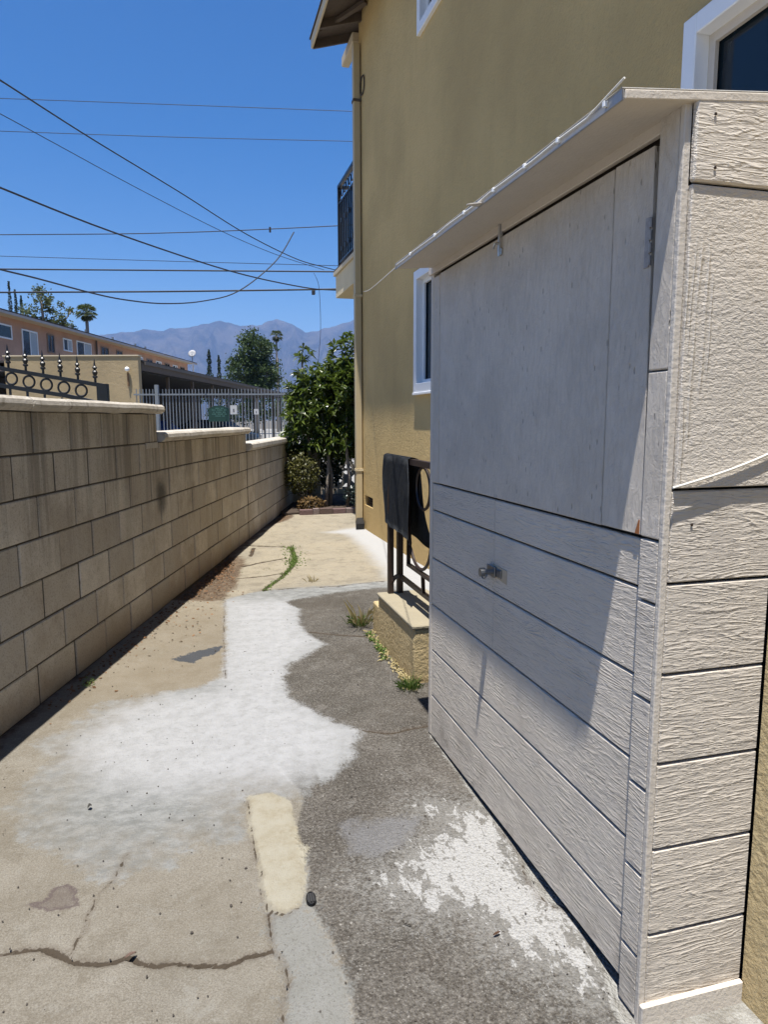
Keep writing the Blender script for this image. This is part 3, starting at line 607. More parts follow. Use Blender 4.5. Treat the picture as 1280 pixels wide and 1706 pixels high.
for i, (a, b, c, d) in enumerate(WINS):
    f = MB()
    t_ = .05; xo, xi = 2.028, 2.11
    f.box(xo, a-.03, c-.03, xi, a+t_, d+.03, .004).box(xo, b-t_, c-.03, xi, b+.03, d+.03, .004).box(xo, a+t_, d-t_, xi, b-t_, d+.03, .004).box(xo, a+t_, c-.03, xi, b-t_, c+t_, .004)
    fr = f.build('window', M_WHITE, house)
    q = MB(); mid = (a+b)/2
    for (p0, p1, xx) in ((a+t_, mid+.02, 2.075), (mid-.02, b-t_, 2.095)):
        q.box(xx, p0, c+t_, xx+.018, p0+.038, d-t_).box(xx, p1-.038, c+t_, xx+.018, p1, d-t_).box(xx, p0+.038, d-t_-.038, xx+.018, p1-.038, d-t_).box(xx, p0+.038, c+t_, xx+.018, p1-.038, c+t_+.038)
    q.build('sash', M_TRIM if i == 0 else M_WHITE, fr)
    MB().box(2.125, a+.01, c+.01, 2.13, b-.01, d-.01).build('pane', M_GLASS, fr)
    if i < 2: continue
    MB().box(2.02, a-.035, c-.055, 2.10, b+.035, c-.031, .004).build('sill', M_WHITE, fr)
vt = MB().box(2.115, VENT[0]-.02, VENT[2]-.02, 2.12, VENT[1]+.02, VENT[3]+.02).build('foundation_vent', M_DARK, house)
g_ = MB()
for k in range(9): g_.box(2.085, 8.035+.045*k, .325, 2.089, 8.039+.045*k, .45)
for k in range(4): g_.box(2.085, 8.03, .345+.03*k, 2.089, 8.44, .348+.03*k)
g_.build('grille', M_IRON, vt)
# eave: sheathing, rafters, fascia, roofing
sl_ = .30
def zr(x): return 5.965 + (x-1.55)*sl_
m = MB(); y0, y1 = -3.4, 8.93
m.hexa([(1.56, y0, zr(1.56)), (4.5, y0, zr(4.5)), (4.5, y1, zr(4.5)), (1.56, y1, zr(1.56)), (1.56, y0, zr(1.56)+.02), (4.5, y0, zr(4.5)+.02), (4.5, y1, zr(4.5)+.02), (1.56, y1, zr(1.56)+.02)])
roof = m.build('roof', M_WOODD, house)
MB().hexa([(1.52, y0-.02, zr(1.52)+.024), (4.5, y0-.02, zr(4.5)+.024), (4.5, y1+.02, zr(4.5)+.024), (1.52, y1+.02, zr(1.52)+.024), (1.52, y0-.02, zr(1.52)+.045), (4.5, y0-.02, zr(4.5)+.045), (4.5, y1+.02, zr(4.5)+.045), (1.52, y1+.02, zr(1.52)+.045)]).build('shingle_layer', M_ROOFING, roof)
MB().box(1.535, y0, 5.875, 1.56, y1, 5.985, .003).build('fascia', M_WOODC, roof)
MB().hexa([(1.562, y1-.03, zr(1.562)-.10), (4.4, y1-.03, zr(4.4)-.10), (4.4, y1, zr(4.4)-.10), (1.562, y1, zr(1.562)-.10), (1.562, y1-.03, zr(1.562)-.002), (4.4, y1-.03, zr(4.4)-.002), (4.4, y1, zr(4.4)-.002), (1.562, y1, zr(1.562)-.002)]).build('barge_board', M_WOODD, roof)
rme = MB().hexa([(1.562, 0, zr(1.562)-.095), (2.30, 0, zr(2.30)-.095), (2.30, .045, zr(2.30)-.095), (1.562, .045, zr(1.562)-.095), (1.562, 0, zr(1.562)-.002), (2.30, 0, zr(2.30)-.002), (2.30, .045, zr(2.30)-.002), (1.562, .045, zr(1.562)-.002)]).mesh('rafter')
rme.materials.append(M_WOODD)
for k in range(20):
    o = bpy.data.objects.new('rafter', rme); COL.objects.link(o); o.parent = roof; o.location = (0, 8.46-.61*k, 0); o.matrix_parent_inverse = world_of(roof).inverted()
MB().box(1.98, 8.62, 5.86, 2.08, 9.24, 5.975, .01).build('beam_end', M_WOODC, roof)
MB().hexa([(1.60, 8.64, 5.93), (1.66, 8.60, 5.93), (2.05, 8.15, 6.02), (2.00, 8.10, 6.02), (1.60, 8.64, 5.97), (1.66, 8.60, 5.97), (2.05, 8.15, 6.06), (2.00, 8.10, 6.06)]).build('brace', M_WOODD, roof)
# balcony behind the far corner
M_CREAMST = m_stucco('cream stucco', (.62, .52, .34))
bal = MB().box(2.04, 8.63, 3.14, 5.0, 10.05, 3.44).build('balcony', M_CREAMST, house)
MB().box(2.01, 8.63, 3.445, 5.0, 10.09, 3.50, .004).build('balcony_trim', M_WOODC, bal)
MB().box(2.02, 8.63, 3.505, 5.0, 10.08, 3.525).build('deck_edge', M_ROOFING, bal)
rl = MB().tube([(2.09, 10.0, 3.527), (2.09, 10.0, 4.66)], .022, square=True).tube([(2.09, 8.66, 4.65), (2.09, 10.02, 4.65)], .022, square=True).tube([(2.09, 8.66, 3.62), (2.09, 9.99, 3.62)], .014, square=True).tube([(2.09, 8.66, 4.42), (2.09, 9.99, 4.42)], .012, square=True).tube([(2.1, 10.0, 4.65), (4.9, 10.0, 4.65)], .02, square=True).build('railing', M_BLACK, bal)
bmz = MB()
bmz.tube([(0, 0, 3.62), (0, 0, 4.42)], .010, square=True); bal_me = bmz.mesh('baluster'); bal_me.materials.append(M_BLACK)
for k in range(11):
    o = bpy.data.objects.new('baluster', bal_me); COL.objects.link(o); o.parent = bal; o.location = (2.09, 8.76+.115*k, 0)
    o.matrix_parent_inverse = world_of(bal).inverted()
for k in range(8): MB().ring((2.09, 8.82+.16*k, 4.535), (0, 1, 0), (0, 0, 1), .065, .008, 14, 4).build('railing_ring', M_BLACK, bal)
for k in range(5):
    for z in (4.13, 3.75): MB().box(2.075, 8.86+.23*k, z, 2.105, 8.91+.23*k, z+.06).build('baluster_collar', M_BLACK, bal)
# downspout
dsp = empty('downspout', (2.0, 8.54, 0), 'tan metal downspout running down the far corner of the stucco house', 'downspout')
MB().box(1.965, 8.50, .09, 2.045, 8.58, 5.80, .006).build('pipe', m_plain('tan metal paint', (.46, .37, .22), .5, 0, .06, 6), dsp)
MB().hexa([(1.93, 8.40, .02), (2.04, 8.40, .02), (2.045, 8.58, .09), (1.965, 8.58, .09), (1.93, 8.38, .09), (2.04, 8.38, .09), (2.045, 8.50, .15), (1.965, 8.50, .15)]).build('elbow', M_BLACK, dsp)
for z in (.75, 2.9, 5.15):
    MB().box(1.958, 8.492, z, 2.055, 8.588, z+.03).build('strap', M_WOODD if z > 5 else M_CREAMST, dsp)
MB().ring((2.045, 8.40, 5.29), (0, 1, 0), (0, 0, 1), .10, .008, 16, 5).build('wire_loop', M_IRON, dsp)
# low stucco projection beside the shed
lowst = MB().box(1.2395, -2.6, -.06, 2.055, 1.2255, 1.62, .004).build('low_stucco_wall', M_STUCCO2)
tag(lowst, 'rough yellow stucco low wall at the right edge beside the shed', 'wall')

# ------------------------------------------------------------------ shed
shed = empty('storage_shed', (.968, 2.0, 0), 'pale grey painted plywood storage shed with a sloping roof built against the stucco house', 'shed')
XF = .968
zj = [.012, .192, .399, .603, .809, 1.0175, 1.133]
yN, yF, yS = 1.312, 2.756, 2.112
MB().box(1.02, 1.25, .06, 2.05, 2.75, 2.0).build('shed_core', M_DARK, shed)
MB().box(1.000, 1.24, .035, 1.02, 2.76, 2.02).build('backing', M_WOODD, shed)
def fboard(y0, y1, z0, z1, x=XF, nm='siding_board', mat=None, bev=.0028, z0b=None):
    # z0 near end, z0b far end of the lower edge
    z0b = z0 if z0b is None else z0b
    return MB().hexa([(x, y0, z0), (x+.016, y0, z0), (x+.016, y1, z0b), (x, y1, z0b), (x, y0, z1), (x+.016, y0, z1), (x+.016, y1, z1), (x, y1, z1)], bev).build(nm, mat or M_SIDE_Y, shed)
for i in range(6):
    g0 = .004; z0, z1 = zj[i]+g0, zj[i+1]-g0*.6
    if i == 0: z0 = .030
    if i < 3:
        fboard(yN, yF-.012, z0, z1, z0b=(.006 if i == 0 else None))
    else:
        fboard(yN, yS-.0015, z0, z1); fboard(yS+.0015, yF-.012, z0, z1)
# upper strand board door panels
def panel(y0, y1, z0, z1, x=XF, nm='door_panel', lb=None):
    o = fboard(y0, y1, z0, z1, x, nm, M_OSB, .002)
    if lb: o['label'] = lb
    return o
_o = MB().hexa([(XF-.006, 1.316, 1.141), (XF+.010, 1.316, 1.141), (XF+.010, 1.4745, 1.141), (XF-.006, 1.4745, 1.141), (XF-.006, 1.334, 1.974), (XF+.010, 1.334, 1.974), (XF+.010, 1.4745, 1.976), (XF-.006, 1.4745, 1.976)], .0015).build('door_panel', M_OSB, shed); _o['label'] = 'narrow strand board strip with painted hinges'
panel(1.4812, 2.663, 1.139, 1.976, XF-.004, lb='wide strand board door panel')
panel(2.6735, yF-.012, 1.137, 1.974, XF-.002)
fboard(1.240, 2.79, 1.988, 2.030, XF-.010, 'header_board', M_TRIM, .002)
MB().box(XF-.002, yF-.008, .006, XF+.10, yF+.022, 2.016, .002).build('corner_trim', M_TRIM, shed)
# corner strip of siding, joints offset from the boards beside it
zc = [-.006, .151, .357, .565, .775, .998, 1.139, 1.50, 2.022]
for i in range(len(zc)-1):
    a, b = zc[i], zc[i+1]
    x = XF-.016; mt = M_SIDE_Y if i < 6 else M_OSB
    if i in (6,): b -= .0; 
    o = MB().box(x, 1.242, a+.003, x+.018, 1.306, b-(.003 if i < 6 else .0), .003).build('corner_board', mt, shed)
MB().box(XF-.0175, 1.2265, -.012, XF-.0005, 1.2405, 2.024, .002).build('corner_edge', M_TRIM, shed)
# side face boards
zs_ = [.028, .215, .428, .635, .843, 1.047, 1.2515]
def sboard(x0, x1, z0, z1, y=1.2265, nm='side_board', mat=None, bev=.003, th=.016, zt=None):
    zt = z1 if zt is None else zt
    return MB().hexa([(x0, y, z0), (x1, y, z0), (x1, y+th, z0), (x0, y+th, z0), (x0, y, z1), (x1, y, zt), (x1, y+th, zt), (x0, y+th, z1)], bev).build(nm, mat or M_SIDE_X, shed)
for i in range(6):
    sboard(XF+.001, 1.238 if i < 6 else 2.05, zs_[i]+.003, zs_[i+1]-.003)
sboard(XF+.001, 2.05, 1.2555, 1.862, 1.218, 'side_panel', M_ROUGH, .002)
sboard(XF-.001, 2.05, 1.866, 2.030, 1.2125, 'top_board', M_SIDE_X, .004, zt=2.118)
MB().box(XF-.017, 1.212, -.014, 1.236, 1.2405-.0145, .047, .003).build('base_trim', M_TRIM, shed)
for (x, z) in ((1.008, 1.992), (1.014, 1.893), (1.02, 1.175)):
    nails = MB(); nails.lathe((0, 0, 0), [(.0001, 0), (.0032, .0005), (.0030, .002), (.0001, .0022)], 8)
    vs = nails.bm.verts[-32:]
    bmesh.ops.transform(nails.bm, matrix=Matrix.Translation((x, 1.2118 if z > 1.5 else 1.2258, z)) @ Matrix.Rotation(math.pi/2, 4, 'X'), verts=vs)
    nails.build('nail', M_IRON, shed)
# roof
def rz(x): return 1.998 + (x-.805)*.092
def slab(x0, x1, y0, y1a, y1b, t0, t1, nm, mat, par):
    return MB().hexa([(x0, y0, rz(x0)+t0), (x1, y0, rz(x1)+t0), (x1, y1b, rz(x1)+t0), (x0, y1a, rz(x0)+t0), (x0, y0, rz(x0)+t1), (x1, y0, rz(x1)+t1), (x1, y1b, rz(x1)+t1), (x0, y1a, rz(x0)+t1)], .0015).build(nm, mat, par)
sroof = slab(.805, 2.055, 1.2115, 2.735, 2.80, 0, .0165, 'shed_roof', M_TRIM, shed)
slab(.798, 2.055, 1.2145, 2.74, 2.805, .018, .0215, 'roll_roofing', m_plain('grey roll roofing', (.33, .32, .30), .9, 0, .2, 12, .003, 80), sroof)
MB().hexa([(.799, 1.2145, rz(.8)-.002), (.8035, 1.2145, rz(.8)-.002), (.8035, 2.74, rz(.8)-.002), (.799, 2.74, rz(.8)-.002), (.799, 1.2145, rz(.8)+.0175), (.8035, 1.2145, rz(.8)+.0175), (.8035, 2.74, rz(.8)+.0175), (.799, 2.74, rz(.8)+.0175)]).build('drip_edge', m_plain('grey metal', (.36, .35, .34), .45, .3, .1, 40), sroof)
# cable stapled along the roof edge and on to the downspout
cp = [(.797, 1.205, 2.030), (.794, 1.26, 2.018)]
for k in range(13):
    y = 1.33 + .115*k; cp.append((.7955, y, 2.0075 + .0018*math.sin(k*2.1)))
cp += [(.80, 2.74, 2.003), (1.20, 4.57, 2.29), (1.62, 6.46, 2.60), (2.035, 8.36, 2.94)]
tag(MB().tube(cp, .0023, 6).build('cable', M_ROPE), 'thin white cable following the shed roof edge and on to the downspout', 'cable')
for y in (1.26, 1.44, 1.60, 1.78, 1.99, 2.25, 2.52):
    MB().box(.7905, y, 2.002, .7988, y+.008, 2.013, .001).build('cable_clip', M_WHITE, sroof)
MB().hexa([(.758, 1.875, 1.994), (.80, 1.86, 1.998), (.80, 1.90, 1.998), (.758, 1.885, 1.994), (.758, 1.875, 1.997), (.80, 1.86, 2.001), (.80, 1.90, 2.001), (.758, 1.885, 1.997)]).build('streak_shadow_tab', M_TRIM, sroof)  # tab added for its shadow, the dark streak on the shed front
# second cable, drooping across the side
c2 = []
for k in range(12):
    t = k/11; c2.append((.957 + .40*t, 1.2125, 1.2575 + .135*t - .014*math.sin(math.pi*t)))
tag(MB().tube(c2, .0026, 6).build('cable', M_ROPE), 'thin pale cable slanting across the side of the shed above the ledge', 'cable')
# hardware
hn = empty('hinge_holder', (XF, 1.3, 1.78), '', '') ; bpy.data.objects.remove(hn)
def hinge(z0, z1):
    h = MB().box(XF-.0085, 1.334, z0, XF-.0062, 1.350, z1, .0008)
    n = 4
    for k in range(n):
        a = z0 + (z1-z0)*k/n; h.tube([(XF-.010, 1.329, a+.003), (XF-.010, 1.329, a+(z1-z0)/n-.003)], .0038, 8)
    hg = h.build('hinge', m_plain('old painted steel', (.30, .28, .265), .5, .1, .4, 90), shed)
hinge(1.725, 1.83)
MB().hexa([(XF-.0075, 1.3235, 1.142), (XF-.005, 1.3235, 1.142), (XF-.005, 1.3385, 1.142), (XF-.0075, 1.3385, 1.142), (XF-.0075, 1.3235, 1.175), (XF-.005, 1.3235, 1.175), (XF-.005, 1.326, 1.175), (XF-.0075, 1.326, 1.175)]).build('rust_stain', m_plain('rust', (.30, .11, .035), .9, 0, .4, 80), shed)
lt = MB().tube([(XF-.013, 2.092, 2.012), (XF-.013, 2.092, 1.915)], .0045, 8).box(XF-.011, 2.083, 1.975, XF-.0045, 2.102, 2.01, .001).box(XF-.011, 2.083, 1.918, XF-.0045, 2.102, 1.938, .001)
lt.tube([(XF-.014, 2.092, 1.955), (XF-.03, 2.090, 1.950), (XF-.034, 2.090, 1.935)], .004, 8)
lt.build('barrel_bolt', M_STEEL, shed)
MB().hexa([(XF-.0018, 2.010, .862), (XF+.001, 2.010, .862), (XF+.001, 2.118, .872), (XF-.0018, 2.118, .872), (XF-.0018, 2.010, .908), (XF+.001, 2.010, .908), (XF+.001, 2.118, .912), (XF-.0018, 2.118, .912)]).build('bare_wood', m_plain('bare plywood', (.42, .34, .24), .8, 0, .2, 50), shed)
hs = MB().box(XF-.006, 2.045, .874, XF-.0019, 2.11, .902, .001).box(XF-.010, 2.085, .868, XF-.006, 2.15, .906, .0015)
hs.tube([(XF-.008, 2.10, .888), (XF-.042, 2.102, .888)], .009, 10).tube([(XF-.040, 2.102, .888), (XF-.056, 2.103, .888)], .0155, 12)
hs.ring((XF-.034, 2.112, .876), (0, 1, .2), (-.5, .1, -1), .014, .0028, 14, 6)
hs.build('hasp', m_plain('dull zinc', (.20, .205, .21), .35, .8, .4, 60), shed, smooth=False)
# ------------------------------------------------------------------ stucco curb with iron railing and hanging mat
curb = empty('stucco_curb', (1.2, 3.7, 0), 'yellow stucco curb holding the iron railing on the right of the alley', 'curb')
MB().box(1.078, 3.345, -.05, 1.40, 4.075, .298, .008).build('curb_block', M_STUCCO2, curb)
MB().box(1.070, 3.338, .299, 1.405, 4.085, .318, .005).build('coping', m_plain('worn cream coping', (.27, .235, .165), .85, 0, .2, 9, .004, 60), curb)
MB().box(1.105, 4.078, -.05, 1.35, 4.32, .200, .008).build('lower_step', M_STUCCO2, curb)
rail = empty('iron_railing', (1.18, 3.7, .318), 'dark brown wrought iron railing standing on the stucco curb', 'railing')
SQ = dict(square=True)
MB().tube([(1.150, 4.045, .319), (1.150, 4.045, 1.150)], .0165, **SQ).build('post', M_IRON, rail)
MB().tube([(1.212, 4.050, .319), (1.212, 4.050, 1.150)], .0175, **SQ).build('post', M_IRON, rail)
MB().tube([(1.150, 4.075, 1.05), (1.147, 4.105, 1.10), (1.150, 4.085, 1.145), (1.150, 4.045, 1.166), (1.152, 3.9, 1.168), (1.152, 3.0, 1.168)], .016, **SQ).build('top_rail', M_IRON, rail)
MB().tube([(1.150, 4.10, 1.03), (1.142, 4.135, 1.06), (1.142, 4.15, 1.10), (1.147, 4.13, 1.14)], .011, 8).build('scroll', M_IRON, rail)
MB().tube([(1.150, 4.055, .370), (1.160, 4.035, .405), (1.180, 4.02, .430), (1.205, 4.0, .432), (1.205, 3.0, .425)], .012, **SQ).build('bottom_rail', M_IRON, rail)
MB().tube([(1.18, 3.765, 1.16), (1.18, 3.765, .558), (1.18, 3.0, .552)], .011, **SQ).build('inner_frame', M_IRON, rail)
u = [(1.18, 3.745, 1.10)]
for k in range(17):
    a = math.pi*k/16; u.append((1.18, 3.555+.19*math.cos(a), .76-.185*math.sin(a)))
u.append((1.18, 3.365, 1.10))
MB().tube(u, .0095, 6).build('hoop', M_IRON, rail)
MB().tube([(1.195, 3.548, .553), (1.2, 3.548, .43)], .009, **SQ).build('picket', M_IRON, rail)
MB().tube([(1.195, 3.20, 1.15), (1.2, 3.20, .43)], .009, **SQ).build('picket', M_IRON, rail)
MB().ring((1.18, 3.50, 1.03), (0, 1, 0), (0, 0, 1), .115, .009, 24, 6).build('ring', M_IRON, rail)
def m_mat():
    t = NT('woven charcoal mat', .95, .1); p = t.coord('Object')
    wv = t.math('MULTIPLY', t.wave(p, 60, .6, 1, 1, 'Z'), t.wave(p, 45, .6, 1, 1, 'Y'))
    c = t.mix(t.math('ADD', t.math('MULTIPLY', wv, .6), t.math('MULTIPLY', t.noise(p, 40, 3), .4)), (.032, .035, .040), (.125, .135, .150))
    return t.done(c, None, t.bump(t.math('ADD', wv, t.math('ADD', t.noise(p, 90, 3), t.math('MULTIPLY', t.noise(p, 12, 3), 2.0))), .008))
mt = MB(); cols = []
n = 26
for i in range(n+1):
    t = i/n; y = 4.125 - .52*t
    col = []
    zb = .765 - .035*t; zb2 = .72 - .03*t
    for j in range(13):
        k = j/12; z = 1.182 - (1.182-zb)*k
        col.append((1.128 - .006*math.sin(k*5+t*9) - .004*math.sin(t*25)*k, y + .012*math.sin(k*4), z))
    col = col[::-1] + [(1.138, y, 1.190), (1.152, y, 1.1935), (1.168, y, 1.190)]
    for j in range(13):
        k = j/12; z = 1.182 - (1.182-zb2)*k
        col.append((1.176 + .05*k + .008*math.sin(k*6+t*7), y - .16*k*k - .02, z))
    cols.append([mt.bm.verts.new(p) for p in col])
for a, b in zip(cols[:-1], cols[1:]):
    for k in range(len(a)-1): mt.bm.faces.new((a[k], b[k], b[k+1], a[k+1]))
bmesh.ops.solidify(mt.bm, geom=mt.bm.faces[:], thickness=.006)
tag(mt.build('mat', m_mat(), smooth=True), 'charcoal woven mat draped over the iron railing', 'mat')

# ------------------------------------------------------------------ far end of the alley
M_BRK = [m_plain('red garden brick %d' % i, c, .9, 0, .25, 30, .005, 60) for i, c in enumerate(((.13, .082, .078), (.17, .13, .12), (.10, .068, .058)))]
edge = empty('brick_edging', (1.85, 9.95, 0), 'row of reddish bricks edging the planting bed at the far end of the walkway', 'edging')
bx = 1.44
i = 0
while bx < 2.3:
    L = random.choice((.20, .20, .10)); 
    MB().box(bx, 9.93+random.uniform(-.01, .01), .0, bx+L-.008, 10.02, .095+random.uniform(-.012, .006), .005).build('brick', M_BRK[i % 3], edge)
    bx += L; i += 1
bed = MB()
bed.box(1.2, 10.03, -.05, 4.2, 12.4, .04)
tag(bed.build('planting_bed', m_plain('dark garden soil', (.05, .035, .025), .95, 0, .4, 9, .03, 14)), None, None, None, 'structure')
brz = empty('breeze_block_wall', (2.9, 12.6, 0), 'low pierced breeze block screen wall behind the planting bed', 'wall')
bb = MB(); T = .175
def bblock():
    m = MB(); q = T*2; r_ = .0
    for (a, b, c, d) in ((0, 0, q, .022), (0, q-.022, q, q), (0, .022, .022, q-.022), (q-.022, .022, q, q-.022)): m.box(a+.001, 0, b+.001, c-.001, .10, d-.001, .002)
    for s_ in (1, -1):
        M_ = Matrix.Translation((T, .05, T)) @ Matrix.Rotation(math.radians(45*s_), 4, 'Y')
        m.box(-.21, -.045 + (0 if s_ > 0 else .001), -.036, .21, .045, .036, .0, M_)
    m.tube([(T, -.0, T), (T, .10, T)], .085, 16)
    return m.mesh('breeze_block')
bbm = bblock(); bbm.materials.append(m_plain('shaded breeze block', (.24, .22, .19), .9, 0, .2, 12, .004, 40))
for r_ in range(2):
    for k in range(8):
        o = bpy.data.objects.new('breeze_block', bbm); COL.objects.link(o); o.parent = brz; o.matrix_parent_inverse = world_of(brz).inverted(); o.location = (1.86+k*.352, 12.6, .12+r_*.352)
MB().box(1.70, 12.56, -.05, 4.8, 12.74, .118).build('wall_base', M_BLOCK, brz)

def leaf_mat(name, c1, c2, rough=.45, spec=.4, tr=.25):
    t = NT(name, rough, spec); r = t.attr('tone')
    p = t.pos(); n = t.noise(p, 2.2, 3)
    f = t.math('ADD', t.math('MULTIPLY', r, .75), t.math('MULTIPLY', n, .25))
    c = t.mix(f, c1, c2)
    tb = t.new('ShaderNodeBsdfTranslucent'); t.put(tb.inputs[0], t.mix(.5, c, (c2[0]*1.5, c2[1]*1.7, c2[2]*.8)))
    ms = t.new('ShaderNodeMixShader'); ms.inputs[0].default_value = tr
    t.l.new(t.b.outputs[0], ms.inputs[1]); t.l.new(tb.outputs[0], ms.inputs[2])
    t.l.new(ms.outputs[0], t.n['Material Output'].inputs['Surface'])
    t.put(t.b.inputs['Base Color'], c)
    return t.m
class Leaves:
    def __init__(s, rnd): s.v = []; s.f = []; s.t = []; s.r = rnd
    def leaf(s, p, d, L, W, fold=.18, droop=.25):
        d = d.normalized(); up = Vector((0, 0, 1))
        side = d.cross(up)
        if side.length < .05: side = Vector((1, 0, 0))
        side.normalize(); side = (Matrix.Rotation(s.r.uniform(-.8, .8), 3, d) @ side); nn = side.cross(d)
        b = len(s.v); dr = Vector((0, 0, -droop*L))
        s.v += [p, p + d*L*.45 + side*W*.5 + nn*W*fold, p + d*L*.5 + dr*.3, p + d*L*.45 - side*W*.5 + nn*W*fold, p + d*L + dr]
        s.f += [(b, b+2, b+1), (b+1, b+2, b+4), (b, b+3, b+2), (b+3, b+4, b+2)]
        s.t += [s.r.random()]*5
    def quad(s, p, size, tone=None, asp=.6, n=None):
        a = Vector((s.r.gauss(0, 1), s.r.gauss(0, 1), s.r.gauss(0, 1))).normalized()
        if n is not None: a = (a*.8 + n).normalized()
        u = a.orthogonal().normalized(); u = Matrix.Rotation(s.r.uniform(0, 6.28), 3, a) @ u; v = a.cross(u)
        b = len(s.v); t = s.r.random() if tone is None else tone
        s.v += [p - u*size*.5, p + v*size*.5*asp, p + u*size*.5, p - v*size*.5*asp]
        s.f += [(b, b+1, b+2, b+3)]; s.t += [t]*4
    def mesh(s, name):
        me = bpy.data.meshes.new(name); me.from_pydata([tuple(q) for q in s.v], [], s.f)
        at = me.attributes.new('tone', 'FLOAT', 'POINT'); at.data.foreach_set('value', np.array(s.t, np.float32)); return me
R_ = random.Random(11)
def rosette(L, c, d, n, l, w_):
    d = d.normalized(); u = d.orthogonal().normalized(); v = d.cross(u)
    for k in range(n):
        a = 6.283*k/n*2.4 + L.r.uniform(-.3, .3); el = L.r.uniform(.15, 1.1)
        dd = (u*math.cos(a) + v*math.sin(a))*math.cos(el) + d*math.sin(el)
        L.leaf(c + d*(.05*k/n), dd, l*L.r.uniform(.75, 1.15), w_*L.r.uniform(.8, 1.15), .15, L.r.uniform(.1, .5))
M_LOQ = leaf_mat('long glossy green leaves', (.014, .030, .008), (.125, .165, .030), .32, .55, .25)
M_BARK = m_plain('pale grey bark', (.22, .19, .16), .9, 0, .3, 18, .006, 50)
sh = empty('leafy_shrub', (2.1, 10.9, 0), 'tall shrub with long glossy leaves behind the brick edging at the end of the alley', 'shrub')
def lobe_shrub(lobes, nros, l, w_, nleaf, rnd):
    L = Leaves(rnd); tips = []
    tot = sum(r[3]*r[4]*r[5] for r in lobes)
    for (cx, cy, cz, rx, ry, rz_) in lobes:
        for k in range(int(nros*rx*ry*rz_/tot) + 5):
            while True:
                q = Vector((rnd.uniform(-1, 1), rnd.uniform(-1, 1), rnd.uniform(-1, 1)))
                if .35 < q.length < 1: break
            p = Vector((cx+q.x*rx, cy+q.y*ry, cz+q.z*rz_)); d = Vector((q.x, q.y, q.z*.6+.75))
            rosette(L, p, d, nleaf, l, w_); tips.append((p, d))
    return L, tips
lobes = [(1.95, 11.0, 1.60, .48, .55, .55), (2.45, 11.0, 1.55, .50, .65, .75), (2.42, 10.95, 2.32, .30, .30, .42), (1.62, 10.9, 1.75, .22, .3, .30), (1.66, 10.8, 2.28, .10, .10, .26), (2.10, 11.1, 2.05, .30, .3, .25), (2.9, 11.2, 1.7, .5, .6, .8), (1.72, 10.95, 1.25, .25, .35, .25), (1.75, 10.9, 1.05, .40, .4, .30), (2.3, 10.9, 1.05, .45, .45, .32), (1.55, 10.8, 1.45, .2, .3, .35)]
L, tips = lobe_shrub(lobes, 1050, .155, .048, 11, R_)
cr = link('crown', L.mesh('crown'), M_LOQ, sh); cr['kind'] = 'stuff'
one = Leaves(R_); one.leaf(Vector((0, 0, 0)), Vector((0, 1, .1)), .19, .052); lm = one.mesh('leaf'); lm.materials.append(M_LOQ)
for k in range(140):
    p, d = tips[R_.randrange(len(tips))]
    o = bpy.data.objects.new('leaf', lm); COL.objects.link(o); o.parent = sh; o.matrix_parent_inverse = world_of(sh).inverted()
    o.location = p + d.normalized()*.06; o.rotation_euler = (R_.uniform(-.7, .7), R_.uniform(-.6, .6), R_.uniform(0, 6.28))
tr = MB()
for (x, y, x2, z2) in ((2.28, 10.5, 2.30, 1.5), (2.05, 10.75, 1.95, 1.5), (2.5, 10.9, 2.45, 1.9), (1.95, 10.6, 2.12, 1.2), (1.72, 10.85, 1.66, 2.4)):
    tr.tube([(x, y, .0), (x+.03, y, z2*.35), ((x+x2)/2-.02, y+.03, z2*.7), (x2, y+.08, z2)], .025, 7, rs=[.032, .027, .022, .012])
tr.build('trunk', M_BARK, sh, smooth=True)
M_BUSH = leaf_mat('small olive leaves', (.020, .028, .008), (.13, .12, .032), .5, .35, .25)
def small_bush(name, c, rr, n, size, mat, label, cat='bush', group=None):
    L = Leaves(R_)
    for k in range(n):
        q = Vector((R_.gauss(0, 1), R_.gauss(0, 1), R_.gauss(0, 1))).normalized()*(R_.uniform(.55, 1.03))
        q = q*(1 + .22*noise.noise(q*2.5 + Vector(c)))
        p = Vector((c[0]+q.x*rr[0], c[1]+q.y*rr[1], max(.03, c[2]+q.z*rr[2])))
        L.quad(p, size*R_.uniform(.6, 1.3), n=q*.6+Vector((0, 0, .5)))
    e = empty(name, (c[0], c[1], 0), label, cat, group)
    link('foliage', L.mesh('foliage'), mat, e)['kind'] = 'stuff'
    st = MB()
    for k in range(6): st.tube([(c[0]+R_.uniform(-.05, .05), c[1]+R_.uniform(-.05, .05), .0), (c[0]+R_.uniform(-.6, .6)*rr[0], c[1]+R_.uniform(-.6, .6)*rr[1], c[2]+rr[2]*.4)], .008, 5)
    st.build('stem', M_BARK, e)
small_bush('bush', (1.58, 10.6, .58), (.30, .32, .36), 2600, .042, M_BUSH, 'small olive green bush where the block wall meets the planting bed')
small_bush('ground_plant', (1.66, 10.25, .13), (.22, .16, .13), 900, .04, leaf_mat('dry brown leaves', (.04, .022, .01), (.16, .10, .035), .7, .2, .1), 'low plant with yellow and rusty leaves beneath the olive bush', 'plant')
small_bush('ground_plant', (2.55, 10.5, .22), (.35, .3, .22), 1500, .04, leaf_mat('dark blue green leaves', (.010, .018, .014), (.04, .06, .05), .4, .5, .1), 'low dark green plant beside the house corner', 'plant')
small_bush('hedge', (2.9, 11.9, 1.62), (1.3, .42, .85), 9000, .085, leaf_mat('dark hedge leaves', (.010, .020, .008), (.04, .06, .02), .5, .3, .1), 'dense dark hedge added to darken the gaps behind the tall shrub', 'hedge')  # hedge added so the gaps behind the shrub stay dark
